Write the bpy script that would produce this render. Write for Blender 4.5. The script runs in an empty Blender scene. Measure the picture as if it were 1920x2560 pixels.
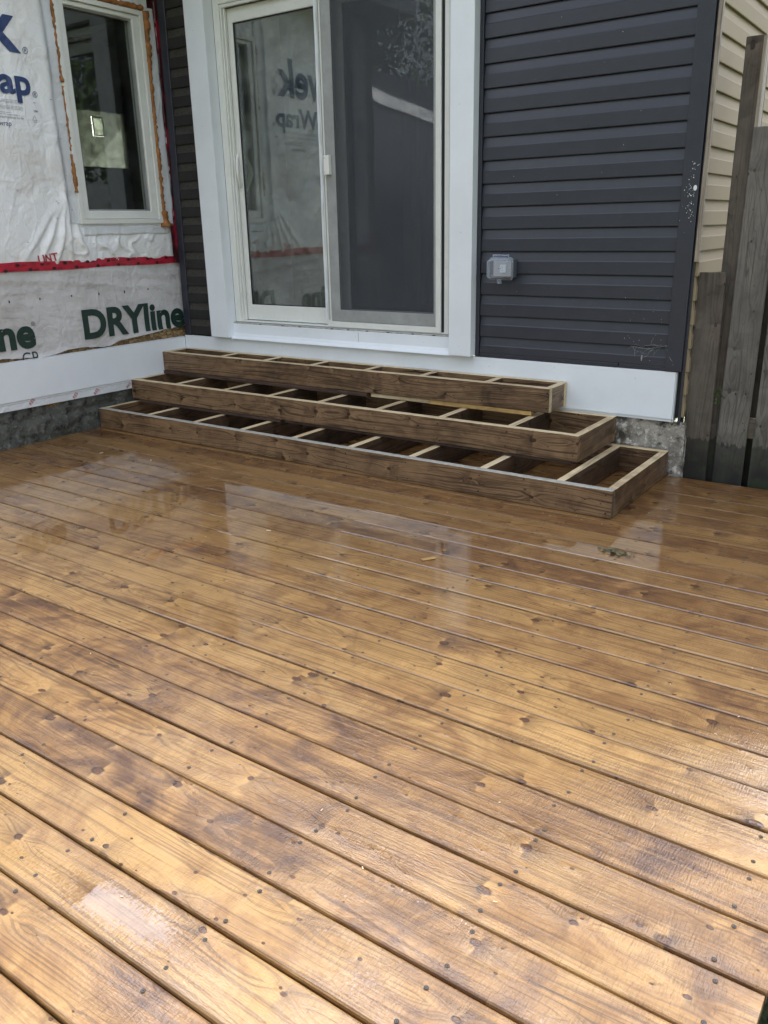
import bpy, bmesh, math, random
import numpy as np
from mathutils import Vector, Matrix
random.seed(7)
rng = np.random.default_rng(11)
SC = bpy.context.scene
COL = SC.collection

# ------------------------------------------------------------------ camera
F_PX, YAW, PIT, ROL = 2069.25, 0.615683, -0.332467, -0.021277
CAM = Vector((4.78759, 0.0, 1.26132))
def cam_axes():
    cy, sy, cp, sp = math.cos(YAW), math.sin(YAW), math.cos(PIT), math.sin(PIT)
    f = Vector((-sy * cp, cy * cp, sp)); r = Vector((cy, sy, 0)); u = r.cross(f)
    r2 = r * math.cos(ROL) + u * math.sin(ROL); u2 = r2.cross(f)
    return r2, u2, f
r_, u_, f_ = cam_axes()
cd = bpy.data.cameras.new('camera'); cam = bpy.data.objects.new('camera', cd); COL.objects.link(cam)
cam.matrix_world = Matrix(((r_.x, u_.x, -f_.x, CAM.x), (r_.y, u_.y, -f_.y, CAM.y), (r_.z, u_.z, -f_.z, CAM.z), (0, 0, 0, 1)))
cd.sensor_fit = 'VERTICAL'; cd.sensor_height = 32.0; cd.lens = F_PX / 2560 * 32.0
cd.clip_start = 0.05; cd.clip_end = 500
SC.camera = cam

# ------------------------------------------------------------------ world, sun, exposure
SKY_GLOW = 6.0
SUN_EL, SUN_AZ = math.radians(29), math.atan2(-0.46, 0.89)      # azimuth measured from +y towards +x
w = bpy.data.worlds.new('World'); SC.world = w; w.use_nodes = True
wn, wl = w.node_tree.nodes, w.node_tree.links
wn.clear()
sky = wn.new('ShaderNodeTexSky'); sky.sky_type = 'NISHITA'; sky.sun_disc = False
sky.sun_elevation = SUN_EL; sky.sun_rotation = SUN_AZ; sky.air_density = 1.0; sky.dust_density = 2.5; sky.ozone_density = 1.0
tc = wn.new('ShaderNodeTexCoord')
mp = wn.new('ShaderNodeMapping'); mp.inputs['Scale'].default_value = (1, 1, 2.2)
cn = wn.new('ShaderNodeTexNoise'); cn.inputs['Scale'].default_value = 2.6; cn.inputs['Detail'].default_value = 7; cn.inputs['Roughness'].default_value = 0.55
cr = wn.new('ShaderNodeMapRange'); cr.inputs['From Min'].default_value = 0.36; cr.inputs['From Max'].default_value = 0.60
cr.inputs['To Min'].default_value = 0.10; cr.inputs['To Max'].default_value = 0.80
mx = wn.new('ShaderNodeMix'); mx.data_type = 'RGBA'
mx.inputs[7].default_value = (9.6, 9.8, 10.6, 1)
bg = wn.new('ShaderNodeBackground'); bg.inputs['Strength'].default_value = 0.10
wo = wn.new('ShaderNodeOutputWorld')
wl.new(tc.outputs['Generated'], mp.inputs['Vector']); wl.new(mp.outputs[0], cn.inputs['Vector'])
wl.new(cn.outputs[0], cr.inputs['Value']); wl.new(cr.outputs[0], mx.inputs[0])
wl.new(sky.outputs[0], mx.inputs[6])
# thin bright haze: the sky grows brighter towards the veiled sun behind the house
sdir = (math.sin(SUN_AZ) * math.cos(SUN_EL), math.cos(SUN_AZ) * math.cos(SUN_EL), math.sin(SUN_EL))
dt = wn.new('ShaderNodeVectorMath'); dt.operation = 'DOT_PRODUCT'; dt.inputs[1].default_value = sdir
nrm_ = wn.new('ShaderNodeVectorMath'); nrm_.operation = 'NORMALIZE'; wl.new(tc.outputs['Generated'], nrm_.inputs[0]); wl.new(nrm_.outputs[0], dt.inputs[0])
mm = wn.new('ShaderNodeMath'); mm.operation = 'MAXIMUM'; mm.inputs[1].default_value = 0.0; wl.new(dt.outputs['Value'], mm.inputs[0])
pwn = wn.new('ShaderNodeMath'); pwn.operation = 'POWER'; pwn.inputs[1].default_value = 4.0; wl.new(mm.outputs[0], pwn.inputs[0])
ml = wn.new('ShaderNodeMath'); ml.operation = 'MULTIPLY_ADD'; ml.inputs[1].default_value = SKY_GLOW; ml.inputs[2].default_value = 1.0; wl.new(pwn.outputs[0], ml.inputs[0])
vs = wn.new('ShaderNodeVectorMath'); vs.operation = 'SCALE'; wl.new(mx.outputs[2], vs.inputs[0]); wl.new(ml.outputs[0], vs.inputs['Scale'])
wl.new(vs.outputs[0], bg.inputs['Color']); wl.new(bg.outputs[0], wo.inputs[0])
sl = bpy.data.lights.new('sun', 'SUN'); sl.energy = 4.5; sl.angle = math.radians(0.5); sl.color = (1, 0.94, 0.85)
so = bpy.data.objects.new('sun', sl); COL.objects.link(so)
sd = Vector((math.sin(SUN_AZ) * math.cos(SUN_EL), math.cos(SUN_AZ) * math.cos(SUN_EL), math.sin(SUN_EL)))
so.rotation_euler = sd.to_track_quat('Z', 'Y').to_euler(); so.location = (0, 0, 20)
SC.view_settings.view_transform = 'Standard'; SC.view_settings.look = 'None'
SC.view_settings.exposure = 1.58; SC.view_settings.gamma = 1.0; SC.view_settings.use_curve_mapping = False
SC.render.engine = 'CYCLES'
SC.cycles.use_denoising = True
try: SC.cycles.denoiser = 'OPENIMAGEDENOISE'
except Exception: pass
SC.cycles.max_bounces = 10; SC.cycles.diffuse_bounces = 4; SC.cycles.glossy_bounces = 5; SC.cycles.transparent_max_bounces = 24
SC.cycles.sample_clamp_indirect = 6.0; SC.cycles.caustics_reflective = False; SC.cycles.caustics_refractive = False

# ------------------------------------------------------------------ node helper
class NT:
    def __init__(s, name):
        s.mat = bpy.data.materials.new(name); s.mat.use_nodes = True
        s.t = s.mat.node_tree; s.t.nodes.clear()
        s.out = s.t.nodes.new('ShaderNodeOutputMaterial')
    def n(s, kind, ins=None, **props):
        nd = s.t.nodes.new(kind)
        for k, v in props.items(): setattr(nd, k, v)
        for k, v in (ins or {}).items(): s.put(nd.inputs[k], v)
        return nd
    def put(s, sock, v):
        if isinstance(v, bpy.types.NodeSocket): s.t.links.new(v, sock)
        elif isinstance(v, bpy.types.Node): s.t.links.new(v.outputs[0], sock)
        else:
            try: sock.default_value = v
            except Exception: sock.default_value = (*v, 1) if len(v) == 3 else v
    def m(s, op, a, b=None, c=None, clamp=False):
        nd = s.t.nodes.new('ShaderNodeMath'); nd.operation = op; nd.use_clamp = clamp
        for i, v in enumerate((a, b, c)):
            if v is not None: s.put(nd.inputs[i], v)
        return nd.outputs[0]
    def add(s, a, b): return s.m('ADD', a, b)
    def mul(s, a, b): return s.m('MULTIPLY', a, b)
    def sub(s, a, b): return s.m('SUBTRACT', a, b)
    def gauss(s, q): return s.m('EXPONENT', s.mul(q, -1.0))
    def sm(s, v, a, b, lo=0.0, hi=1.0, kind='SMOOTHSTEP'):
        nd = s.n('ShaderNodeMapRange', {0: v, 1: a, 2: b, 3: lo, 4: hi}, interpolation_type=kind)
        return nd.outputs[0]
    def mix(s, f, a, b, mode='MIX'):
        nd = s.n('ShaderNodeMix', {0: f}, data_type='RGBA', blend_type=mode)
        s.put(nd.inputs[6], a); s.put(nd.inputs[7], b)
        return nd.outputs[2]
    def noise(s, vec, scale, detail=3, rough=0.5, w_=None, dist=0.0):
        nd = s.n('ShaderNodeTexNoise', {'Scale': scale, 'Detail': detail, 'Roughness': rough, 'Distortion': dist})
        if w_ is not None: nd.noise_dimensions = '4D'; s.put(nd.inputs['W'], w_)
        s.put(nd.inputs['Vector'], vec)
        return nd.outputs[0]
    def xyz(s, x, y, z=0.0): return s.n('ShaderNodeCombineXYZ', {0: x, 1: y, 2: z}).outputs[0]
    def sep(s, v):
        nd = s.n('ShaderNodeSeparateXYZ', {0: v}); return nd.outputs
    def bump(s, h, strength, dist, normal=None):
        nd = s.n('ShaderNodeBump', {'Strength': strength, 'Distance': dist, 'Height': h})
        if normal is not None: s.put(nd.inputs['Normal'], normal)
        return nd.outputs[0]
    def bsdf(s, **k):
        nd = s.n('ShaderNodeBsdfPrincipled')
        for a, v in k.items(): s.put(nd.inputs[a.replace('_', ' ')], v)
        return nd
    def done(s, sh):
        s.put(s.out.inputs[0], sh); return s.mat
def C(*c): return (*c, 1.0)

def wood(name, light, mid, dark, wet=0.0, knots=True, rough=0.6, board_w=0.14, tone=0.25, grey=0.0, fine=1.0, bumpk=1.0, stain=1.0, wetline=None, streaks=1.0):
    """lumber: long axis = local x, width = local y; each object gets its own stretch of log"""
    s = NT(name)
    oc = s.n('ShaderNodeTexCoord').outputs['Object']; R = s.n('ShaderNodeObjectInfo').outputs['Random']
    wp = s.n('ShaderNodeNewGeometry').outputs['Position']
    x0, y0, z0 = s.sep(oc)
    x = s.add(x0, s.mul(R, 83.0)); y = s.add(y0, s.mul(z0, 0.6)); ys = s.add(y, s.mul(R, 31.0))
    field = s.add(y, s.mul(s.sub(s.noise(s.xyz(s.mul(x, 0.9), s.mul(ys, 3.0)), 1.0, 2), 0.5), 0.10))
    core = None; smudge = 0.0; glow = 0.0; halo_all = 0.0; rim = 0.0; kring = 0.0
    if knots:
        for (kx, ky, rmin, rmax, keep, seed, big) in ((3.6, 8.0, 0.0038, 0.0112, 0.16, 0.0, 1.0), (7.0, 15.0, 0.0014, 0.0038, 0.48, 7.3, 0.25)):
            v = s.xyz(s.add(s.mul(x, kx), seed), s.add(s.mul(ys, ky), seed))
            vo = s.n('ShaderNodeTexVoronoi', {'Vector': v, 'Scale': 1.0, 'Randomness': 0.95}, voronoi_dimensions='2D')
            px, py, _ = s.sep(vo.outputs['Position']); vx, vy, _ = s.sep(v)
            cr_, cg, cb = s.sep(vo.outputs['Color'])
            dx = s.mul(s.sub(vx, px), 1 / kx); dy = s.mul(s.sub(vy, py), 1 / ky)
            wob = s.mul(s.sub(s.noise(oc, 75.0, 2), 0.5), rmax * 0.55)
            wob2 = s.mul(s.sub(s.noise(s.xyz(s.mul(x, 9.0), s.mul(ys, 16.0), 2.0), 1.0, 2, 0.5), 0.5), 0.045)
            rr = s.add(rmin, s.mul(s.m('POWER', cr_, 1.6), rmax - rmin))
            on = s.m('GREATER_THAN', cg, keep)
            fade = s.sm(vo.outputs['Distance'], 0.46, 0.12)
            dxw, dyw = s.add(dx, wob), s.sub(dy, wob)
            d = s.m('SQRT', s.add(s.mul(s.mul(dxw, dxw), 0.45), s.mul(dyw, dyw)))
            kd = s.m('DIVIDE', d, rr)
            rg = s.m('MULTIPLY_ADD', s.m('SINE', s.mul(kd, 13.0)), 0.5, 0.5)
            kring = s.m('MAXIMUM', kring, s.mul(s.mul(rg, on), s.sm(kd, 1.05, 0.9)))
            core = s.m('MAXIMUM', core if core is not None else 0.0, s.mul(s.sm(kd, 1.15, 0.75), on))
            rim = s.m('MAXIMUM', rim, s.mul(s.gauss(s.mul(s.m('POWER', s.sub(kd, 1.0), 2.0), 14.0)), s.mul(on, s.sm(s.noise(oc, 45.0, 1), 0.35, 0.6))))
            a = 1 / (rmax * 5.5) ** 2; b = 1 / (rmax * 2.2) ** 2
            halo = s.mul(s.gauss(s.add(s.mul(s.mul(dx, dx), a), s.mul(s.mul(dy, dy), b))), s.mul(on, fade))
            field = s.add(field, s.mul(halo, s.mul(s.m('SIGN', dy), rmax * 1.5)))
            side = s.sub(s.mul(s.m('GREATER_THAN', cb, 0.5), 2.0), 1.0)
            q = s.mul(s.add(dx, wob2), side)                      # crease across the grain through the knot
            dys = s.add(dy, s.mul(s.sub(cb, 0.5), rmax * 2.0))
            yf = s.gauss(s.mul(s.mul(dys, dys), 1 / (rmax * 4.2) ** 2))
            sg = s.mul(s.mul(s.sm(q, -rmax * 0.7, rmax * 0.9), s.gauss(s.mul(s.m('MAXIMUM', q, 0.0), 1 / (rmax * 4.0)))), s.mul(yf, on))
            smudge = s.add(smudge, s.mul(sg, s.mul(s.add(0.25, s.mul(cr_, 0.75)), s.mul(fade, big)))); halo_all = s.add(halo_all, halo)
            gg = s.mul(s.mul(s.sm(q, rmax * 0.2, -rmax * 0.2), s.gauss(s.mul(s.m('MAXIMUM', s.mul(q, -1.0), 0.0), 1 / (rmax * 2.0)))), s.mul(yf, on))
            glow = s.add(glow, s.mul(gg, s.mul(s.mul(cr_, fade), 0.8 * big)))
    # grain
    g1 = s.noise(s.xyz(s.mul(x, 1.6), s.mul(field, 130.0), s.mul(R, 9.0)), 1.0, 4, 0.6)
    g2 = s.noise(s.xyz(s.mul(x, 5.0), s.mul(field, 420.0)), 1.0, 2, 0.6)
    rings = s.m('ABSOLUTE', s.m('SINE', s.mul(s.add(field, s.mul(s.noise(s.xyz(s.mul(x, 0.5), s.mul(ys, 2.0)), 1.0, 1), 0.35)), 210.0)))
    rings = s.m('POWER', s.sub(1.0, rings), 5.0)
    rmask = s.sm(s.noise(s.xyz(s.mul(x, 1.1), s.mul(ys, 4.0)), 1.0, 2), 0.48, 0.62)
    mot = s.noise(s.xyz(s.mul(x, 6.5), s.mul(ys, 9.0), s.mul(R, 5.0)), 1.0, 6, 0.62, dist=1.1)
    mot2 = s.noise(s.xyz(s.mul(x, 2.2), s.mul(ys, 3.0), 3.0), 1.0, 3, 0.5)
    t = s.add(s.mul(s.sm(mot, 0.33, 0.67, kind='LINEAR'), 0.44), s.mul(s.sm(mot2, 0.3, 0.7, kind='LINEAR'), 0.34)); t = s.add(t, 0.16)
    t = s.sub(t, s.mul(s.sub(R, 0.5), tone))
    ramp = s.n('ShaderNodeValToRGB'); s.put(ramp.inputs[0], t)
    e = ramp.color_ramp.elements; e[0].position = 0.14; e[0].color = C(*dark); e[1].position = 0.72; e[1].color = C(*light)
    k = e.new(0.42); k.color = C(*mid)
    col = ramp.outputs[0]
    col = s.mix(s.mul(s.sm(g1, 0.48, 0.64), 0.40 * fine), col, C(*[c * 0.45 for c in dark]))
    col = s.mix(s.mul(s.sm(g1, 0.50, 0.25), 0.22 * fine), col, C(*[min(1, c * 1.25) for c in light]))
    col = s.mix(s.mul(s.sm(g2, 0.5, 0.8), 0.25 * fine), col, C(*dark))
    col = s.mix(s.mul(s.mul(rings, rmask), 0.50 * fine), col, C(*[c * 0.7 for c in dark]))
    if knots:
        col = s.mix(s.m('MULTIPLY', smudge, 0.85, clamp=True), col, C(dark[0] * 0.42, dark[1] * 0.36, dark[2] * 0.34))
        col = s.mix(s.m('MULTIPLY', glow, 0.9, clamp=True), col, C(*[min(1, c * 1.35) for c in light]))
        kcol = s.mix(s.noise(oc, 180.0, 2), C(mid[0] * 0.05, mid[1] * 0.03, mid[2] * 0.03), C(mid[0] * 0.30, mid[1] * 0.18, mid[2] * 0.12))
        col = s.mix(s.mul(core, 0.96), col, kcol)
        col = s.mix(s.m('MULTIPLY', kring, 0.34, clamp=True), col, C(mid[0] * 0.95, mid[1] * 0.72, mid[2] * 0.55))
        col = s.mix(s.m('MULTIPLY', rim, 0.95, clamp=True), col, C(*[c * 0.18 for c in dark]))
    blot = s.sm(s.noise(s.xyz(s.mul(x, 1.3), s.mul(ys, 2.5), 9.0), 1.0, 5, 0.65), 0.52, 0.72)
    col = s.mix(s.mul(blot, 0.35 * stain), col, C(*[c * 0.55 for c in dark]))
    # thin checks along the grain
    ck = s.noise(s.xyz(s.mul(x, 0.55), s.mul(field, 26.0), 4.0), 1.0, 1)
    ck = s.mul(s.sm(s.m('ABSOLUTE', s.sub(ck, 0.5)), 0.006, 0.0), s.sm(s.noise(s.xyz(s.mul(x, 1.0), s.mul(ys, 5.0), 2.0), 1.0, 1), 0.56, 0.62))
    col = s.mix(s.mul(ck, 0.7 * streaks), col, C(0.012, 0.008, 0.006))
    if grey > 0:
        gx = s.sm(s.noise(s.xyz(s.mul(x, 1.5), s.mul(ys, 6.0), 1.0), 1.0, 4), 0.35, 0.65)
        col = s.mix(s.mul(gx, grey), col, C(0.17, 0.165, 0.155))
    wx, wy, wz = s.sep(wp)
    if wetline is not None:
        ln = s.add(wz, s.add(s.mul(s.sub(s.noise(s.xyz(s.mul(wx, 22.0), 0.0), 1.0, 2), 0.5), 0.16), s.mul(s.sub(s.noise(s.xyz(s.mul(wx, 90.0), 0.0), 1.0, 1), 0.5), 0.03)))
        lm = s.add(s.mul(s.sm(ln, wetline + 0.006, wetline - 0.006), 0.75), s.mul(s.sm(ln, wetline + 0.02, wetline - 0.16), 0.25))
        gm = s.mix(s.sm(s.noise(wp, 14.0, 4), 0.45, 0.65), C(0.010, 0.0095, 0.009), C(0.018, 0.024, 0.012))
        col = s.mix(s.mul(lm, 0.93), col, gm)
        alg = s.mul(s.sm(wz, 0.9, 0.1), s.sm(s.noise(s.xyz(s.mul(wx, 9.0), s.mul(wz, 2.0)), 1.0, 4), 0.42, 0.66))
        col = s.mix(s.mul(alg, 0.35), col, C(0.055, 0.062, 0.04))
    hb = s.add(s.mul(g1, 0.6), s.mul(g2, 0.35))
    if wet <= 0:
        hb = s.sub(hb, s.mul(ck, 2.0))
        nrm = s.bump(hb, 0.35 * bumpk, 0.0016)
        b = s.bsdf(Base_Color=col, Roughness=rough, Normal=nrm)
        b.inputs['Specular IOR Level'].default_value = 0.35
        return s.done(b)
    # rough-sawn surface: rows of dimples across the board
    saw = s.noise(s.xyz(s.mul(x, 290.0), s.mul(y, 34.0)), 1.0, 2, 0.55, dist=0.1)
    saw2 = s.noise(s.xyz(s.mul(x, 95.0), s.mul(y, 260.0), 5.0), 1.0, 1)
    sawm = s.sm(s.noise(s.xyz(s.mul(x, 2.3), s.mul(ys, 6.0), 7.0), 1.0, 2), 0.30, 0.60)
    col = s.mix(s.mul(s.mul(s.sm(saw, 0.48, 0.72), sawm), 0.30), col, C(*[c * 0.5 for c in dark]))
    edge = s.sm(s.m('ABSOLUTE', y0), 0.0595, 0.0685)
    col = s.mix(s.mul(edge, 0.30), col, C(*[c * 0.6 for c in dark]))      # darker brown along the rounded edges
    # water film: world-space so that it runs across boards
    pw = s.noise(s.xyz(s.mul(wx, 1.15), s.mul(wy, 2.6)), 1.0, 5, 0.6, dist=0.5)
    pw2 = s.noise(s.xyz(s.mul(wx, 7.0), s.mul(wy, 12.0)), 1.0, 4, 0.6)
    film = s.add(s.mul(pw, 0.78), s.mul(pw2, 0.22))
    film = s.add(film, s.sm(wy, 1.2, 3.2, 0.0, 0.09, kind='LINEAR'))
    for (ax, ay, sx, sy, kk) in PUDDLES:
        qx = s.mul(s.sub(wx, ax), 1 / sx); qy = s.mul(s.sub(wy, ay), 1 / sy)
        film = s.add(film, s.mul(s.gauss(s.add(s.mul(qx, qx), s.mul(qy, qy))), kk))
    film = s.sub(film, 0.045)
    speck = s.mul(s.sub(s.noise(s.xyz(s.mul(wx, 210.0), s.mul(wy, 90.0), 1.0), 1.0, 3, 0.6), 0.5), s.sm(wy, 1.8, 1.0, 0.10, 0.55))
    puddle = s.sm(s.add(film, speck), 0.56, 0.60)
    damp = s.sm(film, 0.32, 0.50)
    calm = s.m('MAXIMUM', puddle, s.mul(s.sm(wy, 1.35, 2.3), s.sm(film, 0.36, 0.50, 0.45, 0.93)))   # thicker water lies near the house
    knotb = s.mul(halo_all, 0.8) if knots else 0.0
    cup = s.noise(s.xyz(s.mul(x, 4.0), s.mul(ys, 14.0), 3.0), 1.0, 2)
    nA = s.bump(s.add(s.add(s.mul(s.mul(saw, sawm), 1.0), s.mul(saw2, 0.5)), s.add(s.mul(g1, 0.8), s.mul(core if core else 0.0, 0.25))), 0.8 * bumpk, 0.0019)
    nB = s.bump(s.add(cup, knotb), 0.5, 0.0022, nA)
    nP = s.bump(s.add(cup, s.mul(pw2, 0.35)), 0.18, 0.0014)
    filmn = s.n('ShaderNodeMix', {0: calm}, data_type='VECTOR'); s.put(filmn.inputs[4], nB); s.put(filmn.inputs[5], nP)
    coatr = s.add(s.mul(s.sub(1.0, calm), s.sub(0.34, s.mul(damp, 0.20))), 0.02)
    col = s.mix(s.m('MAXIMUM', s.mul(puddle, 0.35), s.mul(damp, s.sm(wy, 1.2, 3.0, 0.12, 0.48, kind='LINEAR'))), col, C(0.05, 0.018, 0.006))  # wet wood darkens; the rise toward the house puts its shade into the colour
    b = s.bsdf(Base_Color=col, Roughness=0.62, Normal=nB)
    b.inputs['Specular IOR Level'].default_value = 0.2
    s.put(b.inputs['Coat Weight'], s.add(0.38, s.mul(damp, s.sm(calm, 0.0, 0.6, 0.32, 0.62)))); s.put(b.inputs['Coat Roughness'], coatr)
    b.inputs['Coat IOR'].default_value = 1.45; s.put(b.inputs['Coat Normal'], filmn.outputs[1])
    return s.done(b)

def plain(name, col, rough=0.5, var=0.06, scale=6.0, bumps=0.0, bscale=80.0, dirt=0.0, dirtcol=(0.1, 0.09, 0.08), spec=0.5, metallic=0.0, stretch=(1, 1, 1), dust=None, dlo=0.5):
    s = NT(name)
    wp = s.n('ShaderNodeNewGeometry').outputs['Position']
    mpn = s.n('ShaderNodeMapping', {'Vector': wp, 'Scale': stretch}).outputs[0]
    n1 = s.noise(mpn, scale, 4, 0.6)
    c = s.mix(s.sm(n1, 0.3, 0.7, kind='LINEAR'), C(*[max(0, v * (1 - var)) for v in col]), C(*[min(1, v * (1 + var)) for v in col]))
    if dirt > 0:
        c = s.mix(s.mul(s.sm(s.noise(mpn, scale * 3.1, 6, 0.7), dlo, dlo + 0.28), dirt), c, C(*dirtcol))
    if dust:      # grit lying on the ledges
        nz = s.sep(s.n('ShaderNodeNewGeometry').outputs['Normal'])[2]
        c = s.mix(s.mul(s.sm(nz, 0.10, 0.22), s.sm(s.noise(mpn, 45.0, 4, 0.7), 0.3, 0.6, 0.2, 0.9)), c, C(*dust))
    b = s.bsdf(Base_Color=c, Roughness=s.add(rough - 0.05, s.mul(n1, 0.1)), Metallic=metallic)
    b.inputs['Specular IOR Level'].default_value = spec
    if bumps > 0: s.put(b.inputs['Normal'], s.bump(s.noise(mpn, bscale, 3), bumps, 0.002))
    return s.done(b)

def glass(name, f0=0.08, tint=(0.86, 0.9, 0.88), haze=0.0):
    s = NT(name)
    g = s.n('ShaderNodeNewGeometry')
    dt = s.n('ShaderNodeVectorMath', {0: g.outputs['Incoming'], 1: g.outputs['Normal']}, operation='DOT_PRODUCT').outputs['Value']
    c = s.m('ABSOLUTE', dt)
    fr = s.add(f0, s.mul(s.m('POWER', s.sub(1.0, c), 5.0), 1 - f0))
    tr = s.n('ShaderNodeBsdfTransparent', {'Color': C(*tint)}); wob = s.bump(s.noise(g.outputs['Position'], 1.7, 1), 0.08, 0.02)
    gl = s.n('ShaderNodeBsdfGlossy', {'Color': C(0.95, 0.97, 1.0), 'Roughness': 0.006, 'Normal': wob})
    mxs = s.n('ShaderNodeMixShader', {0: fr, 1: tr.outputs[0], 2: gl.outputs[0]})
    if haze > 0:
        df = s.n('ShaderNodeBsdfDiffuse', {'Color': C(0.55, 0.60, 0.57)})
        hz = s.mul(s.sm(s.noise(g.outputs['Position'], 5.0, 5, 0.7), 0.3, 0.8), haze)
        mxs = s.n('ShaderNodeMixShader', {0: hz, 1: mxs.outputs[0], 2: df.outputs[0]})
    return s.done(mxs.outputs[0])

PUD1 = (3.60, 0.745, 0.16, 0.050, 0.25); PUD2 = (4.12, 1.06, 0.20, 0.10, -0.09)
# puddle centres on the deck: x, y, radius x, radius y, strength
PUDDLES = [PUD1, PUD2, (2.15, 2.93, 0.60, 0.12, 0.22), (2.75, 2.70, 0.35, 0.14, 0.20), (1.2, 2.75, 0.55, 0.22, 0.20),
           (3.68, 3.10, 0.22, 0.15, 0.28), (1.65, 2.15, 0.60, 0.32, 0.20), (2.75, 1.6, 0.25, 0.2, 0.10), (4.4, 1.25, 0.25, 0.08, 0.04)]

M = {}
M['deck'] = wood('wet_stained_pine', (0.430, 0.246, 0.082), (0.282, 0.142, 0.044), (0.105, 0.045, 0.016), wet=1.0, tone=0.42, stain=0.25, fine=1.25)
M['step_face'] = wood('stained_step_lumber', (0.235, 0.145, 0.078), (0.140, 0.082, 0.045), (0.048, 0.029, 0.018), rough=0.42, tone=0.35, stain=1.7, fine=2.0, streaks=1.3)
M['step_top'] = wood('raw_cut_lumber', (0.66, 0.55, 0.36), (0.56, 0.44, 0.27), (0.34, 0.25, 0.15), rough=0.7, knots=False, tone=0.3, stain=0.5)
M['step_inside'] = wood('shaded_inner_lumber', (0.125, 0.073, 0.042), (0.072, 0.043, 0.027), (0.032, 0.02, 0.014), fine=1.6, rough=0.6, tone=0.3)  # darker twin of the step lumber; shade inside the frames is in its colour
M['step_painted'] = plain('grey_painted_edge', (0.36, 0.35, 0.31), 0.6, var=0.25, scale=30, dirt=0.7, dirtcol=(0.10, 0.07, 0.04))
M['yellow_strip'] = wood('yellow_pine_strip', (0.55, 0.36, 0.13), (0.45, 0.28, 0.10), (0.3, 0.18, 0.07), rough=0.6, knots=False)
M['dark_strip'] = wood('rotted_dark_strip', (0.085, 0.05, 0.035), (0.05, 0.03, 0.022), (0.02, 0.013, 0.01), rough=0.7, knots=False)
M['fence'] = wood('weathered_fence_wood', (0.175, 0.158, 0.138), (0.115, 0.103, 0.090), (0.052, 0.045, 0.038), rough=0.8, tone=0.3, grey=0.25, wetline=0.185, fine=1.3, bumpk=2.0)
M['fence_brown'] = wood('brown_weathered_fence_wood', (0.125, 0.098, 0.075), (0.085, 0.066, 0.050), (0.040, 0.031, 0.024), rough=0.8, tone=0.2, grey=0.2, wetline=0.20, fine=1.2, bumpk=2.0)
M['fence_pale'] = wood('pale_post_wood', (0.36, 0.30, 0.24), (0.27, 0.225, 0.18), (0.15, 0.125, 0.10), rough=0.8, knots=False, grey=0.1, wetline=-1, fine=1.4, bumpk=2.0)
M['vinyl_black'] = plain('charcoal_vinyl', (0.0235, 0.0260, 0.0385), 0.40, var=0.10, scale=9, bumps=0.05, bscale=240, dirt=0.10, dirtcol=(0.09, 0.09, 0.09))
M['vinyl_black_old'] = plain('gritty_charcoal_vinyl', (0.014, 0.013, 0.013), 0.62, var=0.3, scale=22, bumps=0.35, bscale=300, dirt=0.4, dirtcol=(0.05, 0.046, 0.040), stretch=(1, 1, 2), dust=(0.055, 0.05, 0.043))
M['vinyl_beige'] = plain('beige_vinyl', (0.285, 0.225, 0.145), 0.75, var=0.05, scale=4, bumps=0.05, bscale=200, spec=0.15, dirt=0.12, dirtcol=(0.30, 0.25, 0.18))
M['white_metal'] = plain('white_painted_aluminium', (0.74, 0.78, 0.83), 0.38, var=0.035, scale=3.0, dirt=0.08, dirtcol=(0.45, 0.44, 0.40))
M['white_vinyl'] = plain('white_vinyl', (0.70, 0.715, 0.69), 0.36, var=0.04, scale=8, dirt=0.16, dirtcol=(0.38, 0.36, 0.28))
M['white_plastic'] = plain('white_plastic', (0.75, 0.75, 0.73), 0.3, var=0.02)
M['grey_frame'] = plain('grey_screen_frame', (0.30, 0.31, 0.31), 0.45, var=0.12, scale=10, dirt=0.3, dirtcol=(0.14, 0.13, 0.12))
M['track'] = plain('dirty_track', (0.42, 0.42, 0.40), 0.5, var=0.3, scale=40, dirt=0.7, dirtcol=(0.10, 0.09, 0.07))
M['black_gap'] = plain('black_rubber', (0.008, 0.008, 0.009), 0.7)
M['osb'] = None
M['foam'] = plain('orange_spray_foam', (0.29, 0.118, 0.030), 0.65, var=0.45, scale=25, bumps=0.8, bscale=70, dirt=0.4, dirtcol=(0.18, 0.07, 0.02))
M['blue_ink'] = plain('blue_print', (0.030, 0.055, 0.155), 0.45, var=0.1, scale=20)
M['green_ink'] = plain('dark_green_print', (0.010, 0.032, 0.024), 0.5, var=0.2, scale=20)
M['black_ink'] = plain('black_print', (0.012, 0.012, 0.014), 0.5)
M['grey_ink'] = plain('grey_print', (0.12, 0.13, 0.19), 0.5)
M['dark_red_ink'] = plain('dark_red_print', (0.045, 0.005, 0.010), 0.5, var=0.5, scale=60)
M['red_ink'] = plain('red_print', (0.42, 0.045, 0.06), 0.5, var=0.2, scale=30)
M['red_tape'] = plain('red_sheathing_tape', (0.42, 0.018, 0.040), 0.32, var=0.25, scale=18, bumps=0.5, bscale=45, dirt=0.22, dirtcol=(0.10, 0.008, 0.014))
M['red_tape_dark'] = plain('stained_red_tape', (0.36, 0.014, 0.040), 0.35, var=0.4, scale=7, bumps=0.8, bscale=40, dirt=0.95, dirtcol=(0.008, 0.005, 0.006), stretch=(1, 1, 0.35), dlo=0.30)
M['drywall'] = plain('primed_drywall', (0.40, 0.38, 0.33), 0.8, var=0.2, scale=1.6)
M['ceiling'] = plain('blue_grey_ceiling', (0.38, 0.41, 0.46), 0.8, var=0.05)
M['interior_dark'] = plain('dark_door_and_shed_shade', (0.03, 0.035, 0.055), 0.5)
M['interior_floor'] = plain('dark_floor', (0.10, 0.08, 0.075), 0.35, var=0.2, scale=5)
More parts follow.
